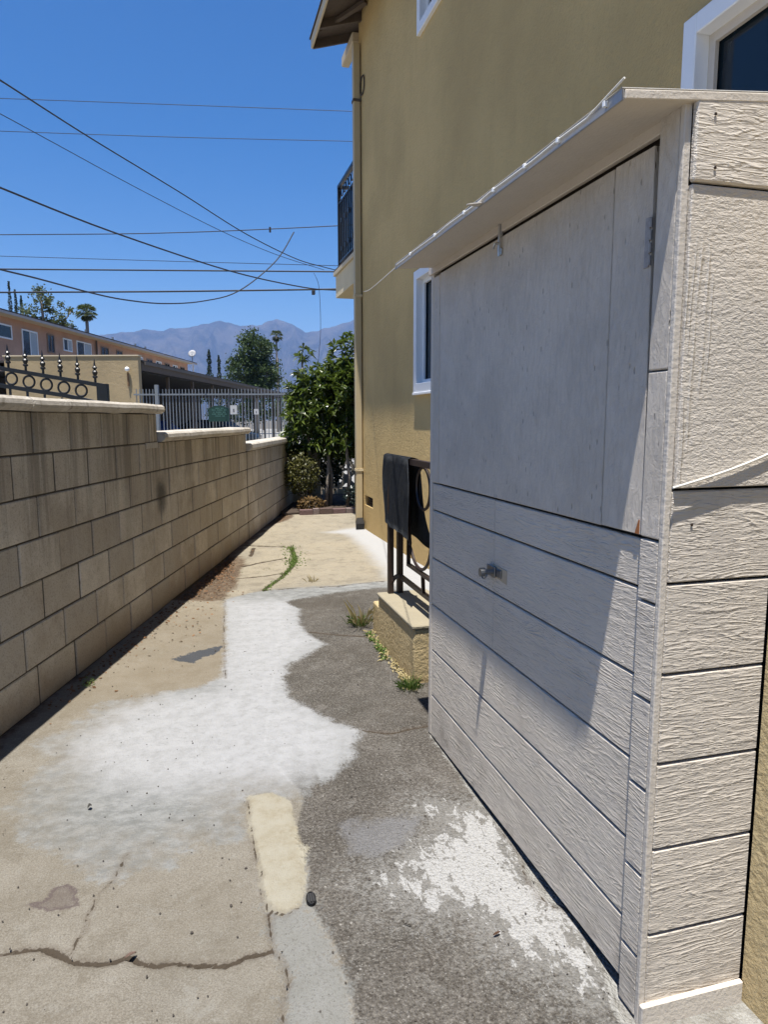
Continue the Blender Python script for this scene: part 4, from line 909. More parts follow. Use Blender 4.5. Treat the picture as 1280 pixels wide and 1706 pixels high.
small_bush('bush', (2.15, 11.5, .62), (.30, .3, .42), 1800, .06, leaf_mat('shaded leaves', (.010, .018, .008), (.035, .05, .02), .5, .3, .1), 'dark shaded undergrowth between the olive bush and the shrub trunks')
# low return wall beyond the end of the block wall
rw = MB().box(1.53, 11.30, -.05, 2.0, 11.42, 1.0).build('return_wall', M_BLOCK)
tag(rw, 'short grey return wall mostly hidden behind the shrub', 'wall')

# weeds, grass, litter
M_GRASS = leaf_mat('weed green', (.05, .09, .02), (.16, .22, .06), .6, .2, .3)
M_DRYG = leaf_mat('dry straw', (.30, .24, .12), (.42, .35, .20), .8, .1, .2)
def tuft(name, c, rad, n, h, mat, label, cat='weed', stemmy=False):
    L = Leaves(R_)
    for k in range(n):
        a = R_.uniform(0, 6.28); q = abs(R_.gauss(0, .5))*rad
        p = Vector((c[0]+q*math.cos(a), c[1]+q*math.sin(a), .0))
        d = Vector((math.cos(a)*R_.uniform(.1, .9), math.sin(a)*R_.uniform(.1, .9), 1))
        if stemmy: p = p + d.normalized()*h*R_.uniform(0, .8); L.leaf(p, Vector((R_.gauss(0, 1), R_.gauss(0, 1), R_.uniform(0, 1))), h*.22, h*.09)
        else: L.leaf(p, d, h*R_.uniform(.4, 1.1), h*.022+.0015, .1, R_.uniform(0, .6))
    o = link(name, L.mesh(name), mat); return tag(o, label, cat)
tuft('weed', (1.03, 4.43), .06, 150, .13, M_GRASS, 'green weed growing at the far end of the stucco curb')
tuft('dry_weed', (1.05, 4.40), .07, 26, .30, M_DRYG, 'dry pale weed stalks at the far end of the stucco curb')
tuft('weed', (1.035, 3.27), .06, 150, .10, M_GRASS, 'green weed at the near foot of the stucco curb beside the shed')
tuft('weed', (-.60, 3.78), .05, 90, .05, M_GRASS, 'tiny green weed at the shadow edge beside the block wall', stemmy=True)
tuft('dry_weed', (.93, 5.74), .04, 30, .11, M_DRYG, 'single dry weed standing on the seam of the far walkway')
def strip_grass(name, pts, wid, n, h, mat, label, kind='stuff'):
    L = Leaves(R_); pts = [Vector((p[0], p[1], 0)) for p in pts]
    for k in range(n):
        t = R_.random()*(len(pts)-1.001); i = int(t); p = pts[i].lerp(pts[i+1], t-i)
        p = p + Vector((R_.gauss(0, wid), R_.gauss(0, wid*1.6), .002))
        L.leaf(p, Vector((R_.gauss(0, .7), R_.gauss(0, .7), R_.uniform(.3, 1))), h*R_.uniform(.4, 1.2), h*.28, .1, .4)
    o = link(name, L.mesh(name), mat); tag(o, label, None, None, kind)
G_ = CR['gr'][0]
strip_grass('grass', G_, .022, 700, .035, M_GRASS, 'strip of green grass growing in the joint of the far walkway')
strip_grass('grass', [G_[2], G_[3], G_[4]], .06, 700, .045, M_GRASS, 'wider clump of grass at the top of the joint')
strip_grass('grass', [(.36, 6.30), (.42, 6.25), (.55, 6.3), (.68, 6.4)], .02, 130, .03, M_GRASS, 'sparse grass in the joint of the broken slabs')
strip_grass('grass', [(1.075, 4.30), (1.06, 3.9), (1.055, 3.5), (1.05, 3.25)], .016, 260, .04, M_DRYG, 'dry grass along the foot of the stucco curb')
strip_grass('grass', [(1.060, 4.25), (1.05, 3.95), (1.045, 3.75)], .014, 90, .05, M_GRASS, 'green sprigs along the foot of the stucco curb')
L = Leaves(R_)
dp = PX['dirt']
for k in range(8200):
    s = R_.uniform(.3, 8.2); off = abs(R_.gauss(0, .05 + (.012 if s < 3.5 else .035)*s))
    if s < 3 and k % 4: continue
    if s > 8.3: continue
    if k % 2: s = min(7.2, R_.gauss(4.4, 1.4)); off = R_.random()**1.4*.5
    p = WP + WU*s + WN*(.03+off); p.z = -.004+R_.random()*.012
    L.quad(p, R_.uniform(.008, .030), n=Vector((0, 0, 1.6)))
tag(link('dead_leaves', L.mesh('dead_leaves'), leaf_mat('dead leaf litter', (.04, .02, .009), (.25, .14, .075), .85, .1, .1)), 'brown dead leaf litter along the foot of the block wall', None, None, 'stuff')
# crumbs and pebbles scattered on the paving
pb = MB()
for k in range(420):
    x = R_.uniform(-.8, .95); y = 1.3 + R_.random()**1.5*4.2
    if x < -1.0 + (y-3.2)*.3 + .25: continue
    r = R_.uniform(.0012, .0034)*(1.6 if R_.random() < .06 else 1)
    bmesh.ops.create_icosphere(pb.bm, subdivisions=1, radius=r, matrix=Matrix.Translation((x, y, .0035)) @ Matrix.Diagonal((1, R_.uniform(.6, 1.8), .7, 1)))
tag(pb.build('grit', m_plain('dark grit', (.05, .042, .035), .9, 0, .5, 60)), 'dark crumbs of grit scattered over the paving', None, None, 'stuff')
# small things lying about
cap = empty('bottle_cap', (.276, 1.827, 0), 'small round black plastic cap lying beside the cream mortar patch', 'cap')
mcap = MB().lathe((.276, 1.827, .006), [(.0001, 0), (.0175, 0), (.0185, .003), (.0185, .009), (.0165, .0115), (.0150, .0115), (.0145, .0085), (.0001, .0085)], 24)
bmesh.ops.transform(mcap.bm, matrix=Matrix.Translation((.276, 1.827, .008)) @ Matrix.Rotation(.35, 4, 'X') @ Matrix.Diagonal((.8, 1.15, 1, 1)) @ Matrix.Translation((-.276, -1.827, -.006)), verts=mcap.bm.verts[:])
mcap.build('cap_disc', m_plain('black plastic', (.004, .004, .005), .45, 0, .1, spec=.25), cap)
rb = MB()
for k in (-1, 0, 1): rb.box(.2735+k*.007, 1.814, .0165, .2765+k*.007, 1.840, .0215)
bmesh.ops.transform(rb.bm, matrix=Matrix.Translation((.276, 1.827, .008)) @ Matrix.Rotation(.35, 4, 'X') @ Matrix.Translation((-.276, -1.827, -.0075)), verts=rb.bm.verts[:])
rb.build('rib', m_plain('black plastic rib', (.016, .016, .017), .4, 0, .1, spec=.3), cap)
def chip(name, x, y, L_, W_, a, c, label):
    m = MB(); ca, sa = math.cos(a), math.sin(a); n = 5
    rows = []
    for i in range(n+1):
        u = i/n; wv = W_*.5*math.sin(math.pi*min(.97, max(.06, u)))**.7 if 'leaf' in name else W_*.5
        px_ = (u-.5)*L_; zz = .006 + .22*W_*math.sin(u*3.1) + (.3*W_*u if 'leaf' in name else 0)
        rows.append([m.bm.verts.new((x + px_*ca - s_*wv*sa, y + px_*sa + s_*wv*ca, zz + (.25*W_*abs(s_)))) for s_ in (-1, 0, 1)])
    for ra, rb_ in zip(rows[:-1], rows[1:]):
        for k in (0, 1): m.bm.faces.new((ra[k], rb_[k], rb_[k+1], ra[k+1]))
    bmesh.ops.solidify(m.bm, geom=m.bm.faces[:], thickness=.0012)
    return tag(m.build(name, m_plain(name+' colour', scalec(c, .4), .8, 0, .3, 80)), label, 'debris')
chip('twig', .52, 1.66, .022, .003, -.7, (.06, .045, .035), 'small dark twig lying on the asphalt')
chip('dry_leaf', .745, 1.56, .024, .008, .2, (.26, .13, .07), 'small curled brown leaf on the asphalt near the shed')
chip('dry_leaf', -.215, 1.745, .03, .012, .3, (.50, .33, .26), 'pale brown leaf caught in the long crack')
chip('dry_leaf', -.42, 2.52, .014, .022, .3, (.20, .19, .17), 'grey curled leaf on the white cement wash')
# ------------------------------------------------------------------ neighbour's lot: a frame whose x runs along the block wall and y to the left
LV = Vector((-WU.y, WU.x, 0))
def lot_pt(F, Lt, z=0): return WU*F + LV*Lt + Vector((0, 0, z))
# wrought iron gate behind the block wall
gate = empty('iron_gate', lot_pt(7, 3.6), 'black wrought iron gate with rings and spear finials above the left wall', 'gate', rz=ang)
def gz(l): return 1.745 + (l-3.0)*.170        # top rail line (falls to the right)
yy = lambda L_: L_-3.6
def gb(nm, m, mat=M_BLACK): return m.build(nm, mat, gate, True)
gb('top_rail', MB().tube([(0, yy(5.2), gz(5.2)-.0), (0, yy(2.98), gz(2.98))], .020, square=True))
gb('lower_rail', MB().tube([(0, yy(5.2), gz(5.2)-.19), (0, yy(3.40), gz(3.40)-.165), (0, yy(2.98), gz(2.98)-.19)], .020, square=True))
gb('end_post', MB().box(-.03, yy(3.07), -.02, .03, yy(2.965), 1.765))
gb('end_post', MB().box(-.03, yy(5.28), -.02, .03, yy(5.2), 2.2))
rme2 = MB().ring((0, 0, 0), (0, 1, 0), (0, 0, 1), .058, .011, 20, 6).mesh('ring'); rme2.materials.append(M_BLACK)
fin = MB().lathe((0, 0, 0), [(.012, 0), (.012, .04), (.026, .05), (.026, .062), (.014, .07), (.024, .085), (.028, .105), (.010, .13), (.022, .14), (.024, .15), (.012, .165), (.004, .225), (.0005, .24)], 8).mesh('finial'); fin.materials.append(M_BLACK)
pk = MB().tube([(0, 0, 0), (0, 0, 1.0)], .009, square=True).mesh('picket'); pk.materials.append(M_BLACK)
for k in range(8):
    l = 3.24 + .1775*k
    o = bpy.data.objects.new('ring', rme2); COL.objects.link(o); o.parent = gate; o.location = (0, yy(l), gz(l)-.088)
for k in range(13):
    l = 3.09 + .1765*k
    if k > 11: continue
    o = bpy.data.objects.new('finial', fin); COL.objects.link(o); o.parent = gate; o.location = (0, yy(l), gz(l)+.018)
    o = bpy.data.objects.new('picket', pk); COL.objects.link(o); o.parent = gate; o.location = (0, yy(l), .08); o.scale = (1, 1, gz(l)-.19-.08)
# silver picket fence
fence = empty('picket_fence', lot_pt(18, 4.9), 'silver grey steel picket fence beyond the block wall', 'fence', rz=ang)
fy = lambda L_: L_-4.9
for z in (2.06, .45):
    MB().box(-.02, fy(6.95), z-.02, .02, fy(2.2), z+.02).build('rail', M_SILVER, fence, True)
pm = MB().box(-.010, -.0095, .1, .010, .0095, 2.20).mesh('picket'); pm.materials.append(M_SILVER)
l = 2.22; k = 0
while l < 6.9:
    if abs(l-6.34) > .06:
        o = bpy.data.objects.new('picket', pm); COL.objects.link(o); o.parent = fence; o.location = (.032, fy(l), 0)
    l += .0865; k += 1
MB().box(-.045, fy(6.385), -.02, .045, fy(6.295), 2.31).build('post', M_SILVER, fence, True)
MB().box(-.045, fy(3.02), -.02, .045, fy(2.94), 2.10).build('post', M_SILVER, fence, True)
# green sign and paper notices hanging on the fence
def m_sign():
    return m_plain('green painted sign', (.008, .036, .027), .5, 0, .1, 5)
sg = empty('sign', lot_pt(17.9, 4.7), 'green arched sign with white lettering hanging on the picket fence', 'sign', rz=ang)
m = MB(); pts = [(-.27, 1.36), (.27, 1.36), (.27, 1.70), (.20, 1.72), (.12, 1.76), (0, 1.775), (-.12, 1.76), (-.20, 1.72), (-.27, 1.70)]
fr_ = [m.bm.verts.new((-.02, a, b)) for a, b in pts]; bk = [m.bm.verts.new((.0, a, b)) for a, b in pts]
m.bm.faces.new(fr_); m.bm.faces.new(bk[::-1])
for a in range(len(pts)): m.bm.faces.new((fr_[a], bk[a], bk[(a+1) % len(pts)], fr_[(a+1) % len(pts)]))
m.build('board', m_sign(), sg, True)
ln = MB()
for z, w_ in ((1.70, .24), (1.655, .40), (1.60, .34), (1.55, .42), (1.50, .30)):
    n = int(w_/.036)
    for q in range(n):
        if (q*7 + int(z*100)) % 5 == 4: continue
        ln.box(-.0235, -w_/2+q*.036, z-.011, -.0205, -w_/2+q*.036+.024, z+.011)
ln.build('lettering', m_plain('pale lettering', (.07, .16, .13), .6, 0, .1), sg, True)
for (F, l, z, a, b, lab) in ((17.9, 4.31, 1.66, .09, .115, 'white notice with a dark mark on the picket fence beside the green sign'), (17.9, 3.72, 1.61, .06, .07, 'small white box on the picket fence near the shrub')):
    e = empty('notice', lot_pt(F, l), lab, 'notice', rz=ang)
    MB().box(-.012, -a, z-b, .0, a, z+b).build('board', m_plain('notice white', (.40, .40, .40), .6, 0, .05), e, True)
    MB().box(-.015, -a*.15, z-b*.55, -.0125, a*.15, z+b*.2).build('marking', M_DARK, e, True)
# carport
cp_ = empty('carport', lot_pt(20.5, 8), 'long dark carport with an ochre stucco end wall behind the gate', 'carport', rz=ang)
def cb(nm, mat, *b, **k): return MB().box(*b, **k).build(nm, mat, cp_, True)
M_OCH = m_stucco('ochre stucco', (.33, .255, .15), .25, .6, .006)
cb('end_wall', M_OCH, 0, -.26, -.02, .22, 3.75, 3.27)
cb('wall_cap', M_WOODC, -.03, -.29, 3.275, .25, 3.78, 3.31)
cb('fascia', m_plain('dark brown fascia', (.085, .065, .050), .8, 0, .2, 3), .25, -.27, 2.88, 26.0, -.22, 3.12)
cb('carport_roof', M_ROOFING, .25, -.30, 3.125, 26.0, 5.6, 3.18)
cb('ceiling', M_DARK, .25, -.20, 2.84, 25.9, 5.5, 2.875)
cb('rear_wall', m_plain('dim back wall', (.05, .042, .035), .9, 0, .2, 1), .25, 5.4, -.02, 26.0, 5.55, 2.83)
for k in range(9): cb('carport_post', M_WOODD, 3.0+2.8*k, -.14, -.02, 3.1+2.8*k, -.04, 2.875)
cb('gutter_board', m_plain('weathered board', (.11, .095, .08), .8, 0, .3, 4), .4, -.335, 3.06, 26.0, -.275, 3.15)
lf = empty('lamp', lot_pt(20.45, 8.04, 2.7), 'small pale wall lamp with a rust streak on the ochre end wall', 'lamp', rz=ang)
MB().lathe((-.05, 0, .13), [(.02, 0), (.06, .02), (.07, .08), (.03, .12), (.001, .13)], 10).build('lamp_shade', M_WHITE, lf, True)
MB().box(-.03, -.025, -.30, -.001, .02, .10).build('conduit', m_plain('rusty conduit', (.16, .09, .04), .8, 0, .3, 9), lf, True)
# car glimpsed in the carport
def car(F, Lt, paint, label):
    e = empty('parked_car', lot_pt(F, Lt), label, 'car', 'cars parked in the carport', rz=ang)
    prof = [(-2.1, .35), (-2.15, .75), (-1.3, .90), (-.75, 1.38), (.75, 1.42), (1.45, .98), (2.1, .88), (2.15, .40)]
    m = MB(); A = [m.bm.verts.new((x*.0+y_, x, z)) for y_ in (0,) for x, z in prof]; 
    B = [m.bm.verts.new((1.7, x, z)) for x, z in prof]
    m.bm.faces.new(A); m.bm.faces.new(B[::-1])
    for a in range(len(prof)): m.bm.faces.new((A[a], B[a], B[(a+1) % len(prof)], A[(a+1) % len(prof)]))
    bmesh.ops.bevel(m.bm, geom=m.bm.edges[:], offset=.06, segments=2, affect='EDGES')
    m.build('body', m_plain('car paint', paint, .3, .3, .05, 2, spec=.6), e, True, True)
    for x in (-1.4, 1.35):
        for y_ in (-.02, 1.52):
            MB().tube([(y_, x, .32), (y_+.2, x, .32)], .32, 18).build('wheel', M_ROOFING, e, True)
    MB().box(-.02, -.68, .95, .0, .68, 1.30).build('window', M_GLASS, e, True)
car(23.0, 9.0, (.03, .06, .16), 'dark blue car standing in the carport behind the green sign')
car(30.5, 8.6, (.02, .025, .03), 'black car standing deeper in the carport near the notice')
# apartment block
apt = empty('apartment_building', lot_pt(40, 18.2), 'long two storey pink stucco apartment building with a low dark roof on the left', 'building', rz=ang)
M_PINK = m_stucco('pink tan stucco', (.52, .31, .215), .15, .4, .004)
ax = lambda F: F-40
MB().box(ax(16), 0, -.02, ax(59.5), 9.0, 6.15).build('wall', M_PINK, apt, True)
rf = MB().hexa([(ax(15.4), -.62, 6.17), (ax(60.2), -.62, 6.17), (ax(60.2), 4.5, 6.75), (ax(15.4), 4.5, 6.75), (ax(15.4), -.62, 6.30), (ax(60.2), -.62, 6.30), (ax(60.2), 4.5, 6.92), (ax(15.4), 4.5, 6.92)]).build('roof', M_ROOFING, apt, True)
MB().box(ax(15.4), -.645, 6.12, ax(60.2), -.622, 6.235).build('fascia', m_plain('pale fascia', (.46, .40, .36), .7, 0, .1, 2), apt, True)
MB().box(ax(16), -.62, 6.13, ax(59.5), -.001, 6.155).build('soffit', M_WOODC, apt, True)
MB().box(ax(16), -.03, 2.95, ax(59.5), -.001, 3.15).build('belt_course', M_WOODC, apt, True)
wins = [(29.0, 32.45, 5.2, 5.72, 'w'), (33.45, 34.75, 4.2, 5.70, 'c'), (35.85, 36.45, 4.95, 5.76, 'd'), (37.55, 38.4, 5.2, 5.74, 'c'), (39.1, 40.8, 4.7, 5.78, 'c'), (42.3, 43.25, 5.2, 5.80, 'd'), (44.6, 45.4, 5.2, 5.8, 'd')]
F = 48.0
for k in range(6): wins.append((F, F+1.0, 5.15, 5.72, 'cd'[k % 2])); F += 1.9
for (a, b, c, d, ty) in wins:
    f = MB(); t_ = .07; a, b = ax(a), ax(b)
    f.box(a-t_, -.045, c-t_, a, .0-.001, d+t_).box(b, -.045, c-t_, b+t_, -.001, d+t_).box(a, -.045, d, b, -.001, d+t_).box(a, -.045, c-t_, b, -.001, c).box((a+b)/2-.03, -.04, c, (a+b)/2+.03, -.001, d)
    fr_ = f.build('window', M_WHITE if ty != 'd' else m_plain('brown window frame', (.22, .15, .11), .6, 0, .1, 3), apt, True)
    MB().box(a, -.02, c, (a+b)/2-.03, -.012, d).build('pane', M_GLASS, fr_, False).matrix_parent_inverse = Matrix()
    MB().box((a+b)/2+.03, -.02, c, b, -.012, d).build('pane', M_CURT if ty == 'c' else M_GLASS, fr_, False).matrix_parent_inverse = Matrix()
MB().tube([(ax(41.5), -.08, 6.1), (ax(41.5), -.08, 0)], .05, 6).build('downspout', M_WOODD, apt, True)
for F in (41.0, 43.0, 47.0, 51.0, 53.0): MB().tube([(ax(F), 1.2, 6.3), (ax(F), 1.2, 6.95)], .07, 8).build('vent_pipe', M_SILVER, rf, False).matrix_parent_inverse = Matrix()
MB().tube([(ax(59.8), -.4, 0), (ax(59.8), -.4, 6.1)], .06, 6).build('corner_post', M_WHITE, apt, True)
ds = empty('satellite_dish', lot_pt(59.0, 17.6, 6.2), 'white satellite dish on the far end of the apartment roof', 'dish', rz=ang)
m = MB().lathe((0, 0, 0), [(.001, .0), (.18, .02), (.32, .07), (.33, .09), (.18, .045), (.001, .025)], 16)
bmesh.ops.transform(m.bm, matrix=Matrix.Translation((0, 0, .75)) @ Matrix.Rotation(math.radians(-65), 4, 'Y'), verts=m.bm.verts[:])
m.build('dish', m_plain('weathered dish grey', (.30, .30, .31), .6, 0, .1), ds, True, True)
MB().tube([(0, 0, 0), (0, 0, .75)], .03, 6).tube([(0, 0, .75), (-.5, 0, .6)], .02, 5).build('mast', M_SILVER, ds, True)

# ------------------------------------------------------------------ trees
def crown_tree(name, base, lobes, n, size, mat, trunk, label, cat='tree', clump=.55, asp=.6):
    e = empty(name, base, label, cat); L = Leaves(R_); b = Vector(base)
    tot = sum(r[3]*r[4]*r[5] for r in lobes)
    for (cx, cy, cz, rx, ry, rz_) in lobes:
        nc = max(4, int(n*rx*ry*rz_/tot/26))
        for k in range(nc):
            q = Vector((R_.gauss(0, 1), R_.gauss(0, 1), R_.gauss(0, 1))).normalized()*(R_.uniform(.25, 1.0)**.6)
            c = b + Vector((cx+q.x*rx, cy+q.y*ry, cz+q.z*rz_)); rr = clump*R_.uniform(.6, 1.25); tn = R_.random()
            for j in range(26):
                g = Vector((R_.gauss(0, .45), R_.gauss(0, .45), R_.gauss(0, .38)))*rr
                L.quad(c+g, size*R_.uniform(.6, 1.3), min(1, max(0, tn*.6+R_.random()*.4)), asp, Vector((0, 0, .5)))
    link('crown', L.mesh('crown'), mat, e)['kind'] = 'stuff'
    t = MB()
    for pts, r0, r1 in trunk:
        pp = [b + Vector(q) for q in pts]; t.tube(pp, r0, 8, rs=[r0 + (r1-r0)*i/(len(pp)-1) for i in range(len(pp))])
    t.build('trunk', M_BARK, e, smooth=True)
    return e
M_FAR = leaf_mat('far dark green foliage', (.018, .034, .012), (.070, .105, .034), .6, .25, .15)
M_FAR2 = leaf_mat('far olive foliage', (.035, .050, .020), (.11, .135, .050), .6, .25, .15)
M_CON = leaf_mat('conifer foliage', (.010, .020, .010), (.035, .055, .028), .7, .2, .1)
crown_tree('broadleaf_tree', (6.05, 71.2, 0), [(0, 0, 8.2, 1.9, 1.9, 1.9), (-1.0, 0, 6.3, 1.7, 1.7, 1.5), (1.0, 0, 6.0, 1.7, 1.8, 1.7), (-.3, 0, 9.6, .9, .9, .8), (1.1, 0, 8.9, .7, .8, .7), (.1, 0, 4.6, 1.9, 1.8, .9), (-2.2, 0, 7.4, .6, .7, .5)], 13000, .26, M_FAR,
    [([(0, 0, 0), (.1, 0, 2.5), (-.1, 0, 5), (0, 0, 8.5)], .32, .05), ([(0, 0, 3), (-1.2, .2, 5.5), (-1.8, .2, 7)], .16, .04), ([(0, 0, 3), (1.1, -.2, 5.5), (1.3, 0, 8.2)], .16, .04)], 'large dark green broadleaf tree standing in front of the mountains')
crown_tree('broadleaf_tree', (3.9, 88, 0), [(0, 0, 5.3, 1.6, 1.4, 1.6), (2.2, 0, 4.8, 1.6, 1.5, 1.5), (-3.0, 0, 4.6, 1.6, 1.4, 1.2), (.8, 0, 6.9, .8, .8, .9), (4.5, 0, 3.2, 2.5, 1.4, 1.6), (8.0, 0, 2.6, 2.6, 1.4, 1.6), (2.0, 0, 2.2, 3.0, 1.4, 1.6)], 9500, .30, M_FAR,
    [([(0, 0, 0), (0, 0, 5)], .2, .05)], 'lower dark trees to the left of the large broadleaf tree')
crown_tree('eucalyptus_tree', (-10.9, 60.6, 0), [(-.4, 0, 10.8, .9, .9, 1.1), (-1.3, 0, 9.4, 1.0, 1.0, .9), (.5, 0, 9.3, 1.0, 1.0, .8), (1.5, 0, 8.6, .8, .8, .9), (1.75, 0, 10.0, .35, .4, .35), (.9, 0, 10.3, .4, .4, .3), (-.2, 0, 8.4, 1.6, 1.2, .9), (-2.0, 0, 8.6, .6, .6, .8)], 4600, .20, M_FAR2,
    [([(0, 0, 0), (0, 0, 6), (-.3, 0, 9), (-.4, 0, 11.4)], .28, .04), ([(0, 0, 7), (1, 0, 8.8), (1.75, 0, 10.0)], .10, .03), ([(0, 0, 6.5), (-1.2, 0, 8.6), (-1.5, 0, 9.8)], .12, .03)], 'loose olive green tree rising behind the apartment roof', clump=.38)
def spire(base, h, r, label, name='cypress_tree', z0=0.3, n=2200, size=.16, grp=None, ragged=.0, cat='tree'):
    e = empty(name, base, label, cat, grp); L = Leaves(R_); b = Vector(base)
    for k in range(n):
        t = R_.random()**.9; z = z0 + (h-z0)*t
        rr = r*(1-t)**.62*(.75+.25*math.sin(z*3.1+base[0])) + .04
        if ragged: rr *= (.55+.6*abs(math.sin(z*4.3)))
        a = R_.uniform(0, 6.28); q = R_.uniform(.55, 1.05)
        L.quad(b+Vector((rr*q*math.cos(a), rr*q*math.sin(a), z)), size*R_.uniform(.6, 1.4), None, .4, Vector((math.cos(a)*.7, math.sin(a)*.7, .3)))
    link('crown', L.mesh('crown'), M_CON, e)['kind'] = 'stuff'
    MB().tube([b, b+Vector((0, 0, h*.9))], .1, 6, rs=[.14, .02]).build('trunk', M_BARK, e)
spire((-14.94, 67.1, 0), 13.2, .46, 'tallest of the dark cypresses at the far left')
spire((-14.45, 66.9, 0), 12.5, .42, 'middle dark cypress at the far left')
spire((-14.0, 66.8, 0), 12.0, .40, 'rightmost and shortest dark cypress at the far left')
spire((1.75, 77.7, 0), 8.9, .75, 'taller conifer left of the large broadleaf tree', 'conifer_tree', n=1800, size=.22, ragged=1)
spire((2.75, 77.5, 0), 8.3, .6, 'shorter conifer left of the large broadleaf tree', 'conifer_tree', n=1500, size=.22, ragged=1)
spire((-.4, 78.5, 0), 5.8, .5, 'small conifer beside the end of the apartment building', 'conifer_tree', n=900, size=.22, ragged=1)
def palm(base, h, fr, r, label, ntop=60, skirt=26):
    e = empty('palm_tree', base, label, 'palm'); b = Vector(base); L = Leaves(R_)
    for k in range(ntop+skirt):
        a = R_.uniform(0, 6.28); el = R_.uniform(-.5, 1.2) if k < ntop else R_.uniform(-1.3, -.7)
        d = Vector((math.cos(a)*math.cos(el), math.sin(a)*math.cos(el), math.sin(el))); ln_ = fr*(1 if k < ntop else .75)
        tip = b + Vector((0, 0, h)) + d*ln_*.55
        sd = d.cross(Vector((0, 0, 1))).normalized(); up = sd.cross(d)
        for j in range(9):
            t = (j-4)/4*1.15; dd = d*math.cos(t) + sd*math.sin(t)
            L.leaf(tip, dd + Vector((0, 0, -.12)), ln_*.5, .085*fr, .1, .3)
            L.t[-5:] = [(.35+.65*R_.random()) if k < ntop else .1]*5
        L.leaf(b+Vector((0, 0, h)), d, ln_*.6, .05, .0, .0)
    link('crown', L.mesh('crown'), M_FAR2, e)['kind'] = 'stuff'
    MB().tube([b, b+Vector((.05, 0, h*.5)), b+Vector((0, 0, h))], r, 8, rs=[r*1.4, r, r*.9]).build('trunk', M_BARK, e, smooth=True)
palm((-8.64, 65.2, 0), 10.55, .95, .15, 'round headed fan palm rising behind the apartment roof')
palm((9.35, 80.7, 0), 10.9, .85, .12, 'thin distant fan palm right of the large broadleaf tree', 40, 16)
# street poles far away
for (x, y, h, lab) in ((9.0, 95, 10.2, 'thin distant pole right of the far fan palm'), (5.3, 98, 9.5, 'thin distant pole left of the large broadleaf tree'), (10.6, 90, 9.2, 'shorter distant pole beside the shrub')):
    tag(MB().tube([(x, y, 0), (x, y, h)], .08, 6).build('street_pole', M_WOODD), lab, 'pole')

# ------------------------------------------------------------------ overhead wires
labs = ['topmost thin wire crossing the sky', 'second thin wire from the top crossing the sky', 'dark service cable slanting steeply from the upper left', 'thin wire slanting beneath the dark service cable', 'thick dark cable slanting from the left edge down to the lower lines',
        'wavy wire crossing at the height of the balcony railing', 'thin wire just above the pair of thick cables', 'upper thick black cable crossing to the balcony', 'lower thick black cable crossing beneath the balcony slab', 'sagging twisted cable looping below the thick lines', 'thin wire hanging down in front of the mountains']
def smooth_pts(P, n=6):
    P = [Vector(p) for p in P]; out = []
    for i in range(len(P)-1):
        p0, p1, p2, p3 = P[max(i-1, 0)], P[i], P[i+1], P[min(i+2, len(P)-1)]
        for k in range(n):
            t = k/n; out.append(.5*((2*p1) + (p2-p0)*t + (2*p0-5*p1+4*p2-p3)*t*t + (3*p1-p0-3*p2+p3)*t**3))
    return out + [P[-1]]
for (pts, r), lb in zip(WR, labs):
    tag(MB().tube(smooth_pts(pts), r*.8, 6).build('overhead_wire', M_CABLE, smooth=True), lb, 'wire', 'overhead wires')
ins = MB().box(-.03, -.03, -.1, .03, .03, .06, .01, Matrix.Translation(WR[5][0][4]))
tag(ins.build('wire_clamp', M_CABLE), 'small clamp where the looping cable meets the wavy wire', 'clamp')
ie = Vector(WR[8][0][3]).lerp(Vector(WR[8][0][2]), .14)
tag(MB().box(-.05, -.05, -.16, .05, .05, -.03, .01, Matrix.Translation(ie)).build('wire_clamp', M_CABLE), 'small dark clamp hanging beneath the lower thick cable near the balcony', 'clamp')

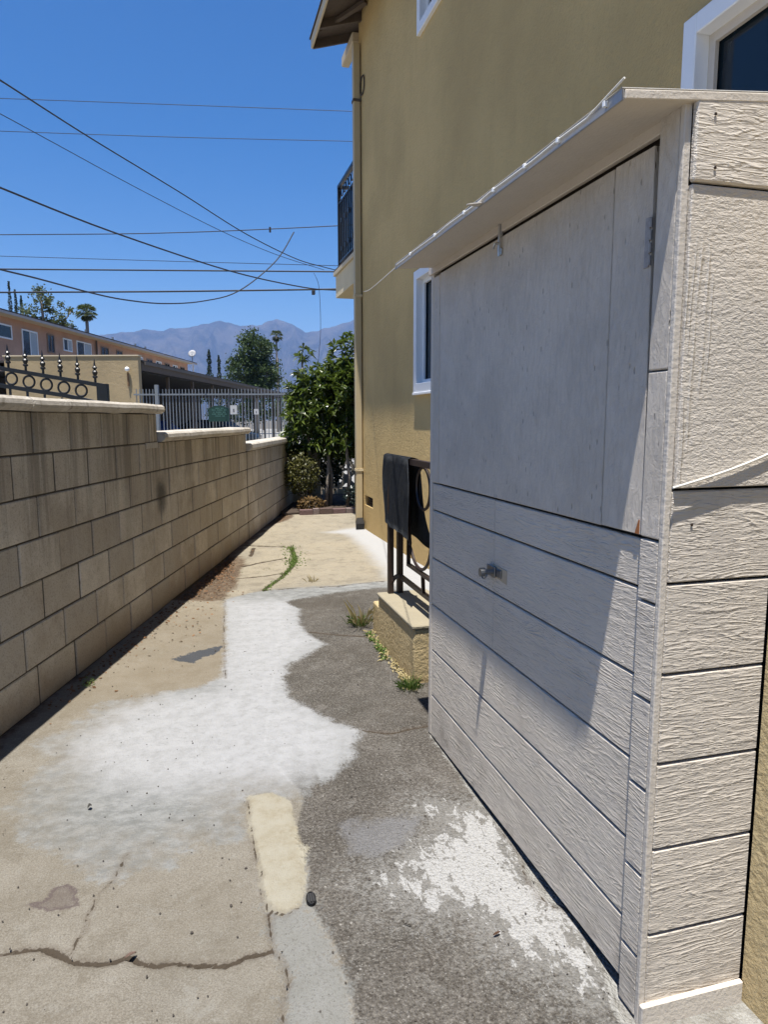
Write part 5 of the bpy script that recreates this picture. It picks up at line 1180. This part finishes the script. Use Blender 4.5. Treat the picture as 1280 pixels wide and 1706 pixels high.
# ------------------------------------------------------------------ mountains and haze
def mountains():
    az0, az1 = MT[0][0], MT[-1][0]; n = 520; R0 = 6500.0
    A = np.linspace(az0, az1, n); Hh = np.interp(A, [m[0] for m in MT], [m[1] for m in MT])
    for i in range(n):
        Hh[i] += 16*noise.fractal(Vector((A[i]*60, 3.1, 0)), .8, 2.1, 5)
    fr = np.concatenate([np.linspace(-.36, 0, 60), np.linspace(.012, .3, 14)])
    V = []; F = []
    for j, f in enumerate(fr):
        for i in range(n):
            a = A[i]; R = R0*(1+f)
            base = Hh[i]
            if f <= 0:
                t = 1+f/.36
                x, y = R*math.sin(a), R*math.cos(a)
                rid = 1 - abs(noise.fractal(Vector((a*26, f*3.2, 2.2)), .9, 2.0, 5))*1.6
                rid2 = 1 - abs(noise.noise(Vector((x*.0035, y*.0035, 1.1))))*2
                h = base*(t**1.35)*(1 + (rid-.6)*.40*math.sin(math.pi*min(1, t))*1.2) + 45*rid2*1.6*math.sin(math.pi*t)*t
                h = min(h, base*(1+f*.35)) if t > .6 else h
            else: h = base*(1-f*1.6)
            V.append((R*math.sin(a), R*math.cos(a), h-8))
    for j in range(len(fr)-1):
        for i in range(n-1): F.append((j*n+i, j*n+i+1, (j+1)*n+i+1, (j+1)*n+i))
    me = bpy.data.meshes.new('mountains'); me.from_pydata(V, [], F)
    t = NT('dry chaparral slopes', .95, .1); p = t.pos()
    c = t.mix(t.step(t.noise(p, .004, 6, .65), .35, .65), (.025, .025, .022), (.125, .105, .088))
    c = t.mix(t.step(t.noise(p, .012, 5, .7), .55, .75), c, (.16, .135, .11))
    m = t.done(c, None, t.bump(t.noise(p, .008, 8, .75), 130, 1.0))
    return tag(link('mountains', me, m, None, False, True), 'hazy blue grey mountain range along the horizon', None, None, 'structure')
mountains()
HZ = MB().box(-9500, -1500, -1.1, 9500, 9300, 1080).mesh('haze')
hm = bpy.data.materials.new('haze'); hm.use_nodes = True; nt = hm.node_tree; nt.nodes.remove(nt.nodes['Principled BSDF'])
pv = nt.nodes.new('ShaderNodeVolumePrincipled'); pv.inputs['Color'].default_value = (.36, .57, 1.0, 1); pv.inputs['Density'].default_value = HAZE
pv.inputs['Anisotropy'].default_value = .2
nt.links.new(pv.outputs[0], nt.nodes['Material Output'].inputs['Volume'])
tag(link('haze', HZ, hm), 'thin blue haze in the air in front of the mountains', None, None, 'stuff')
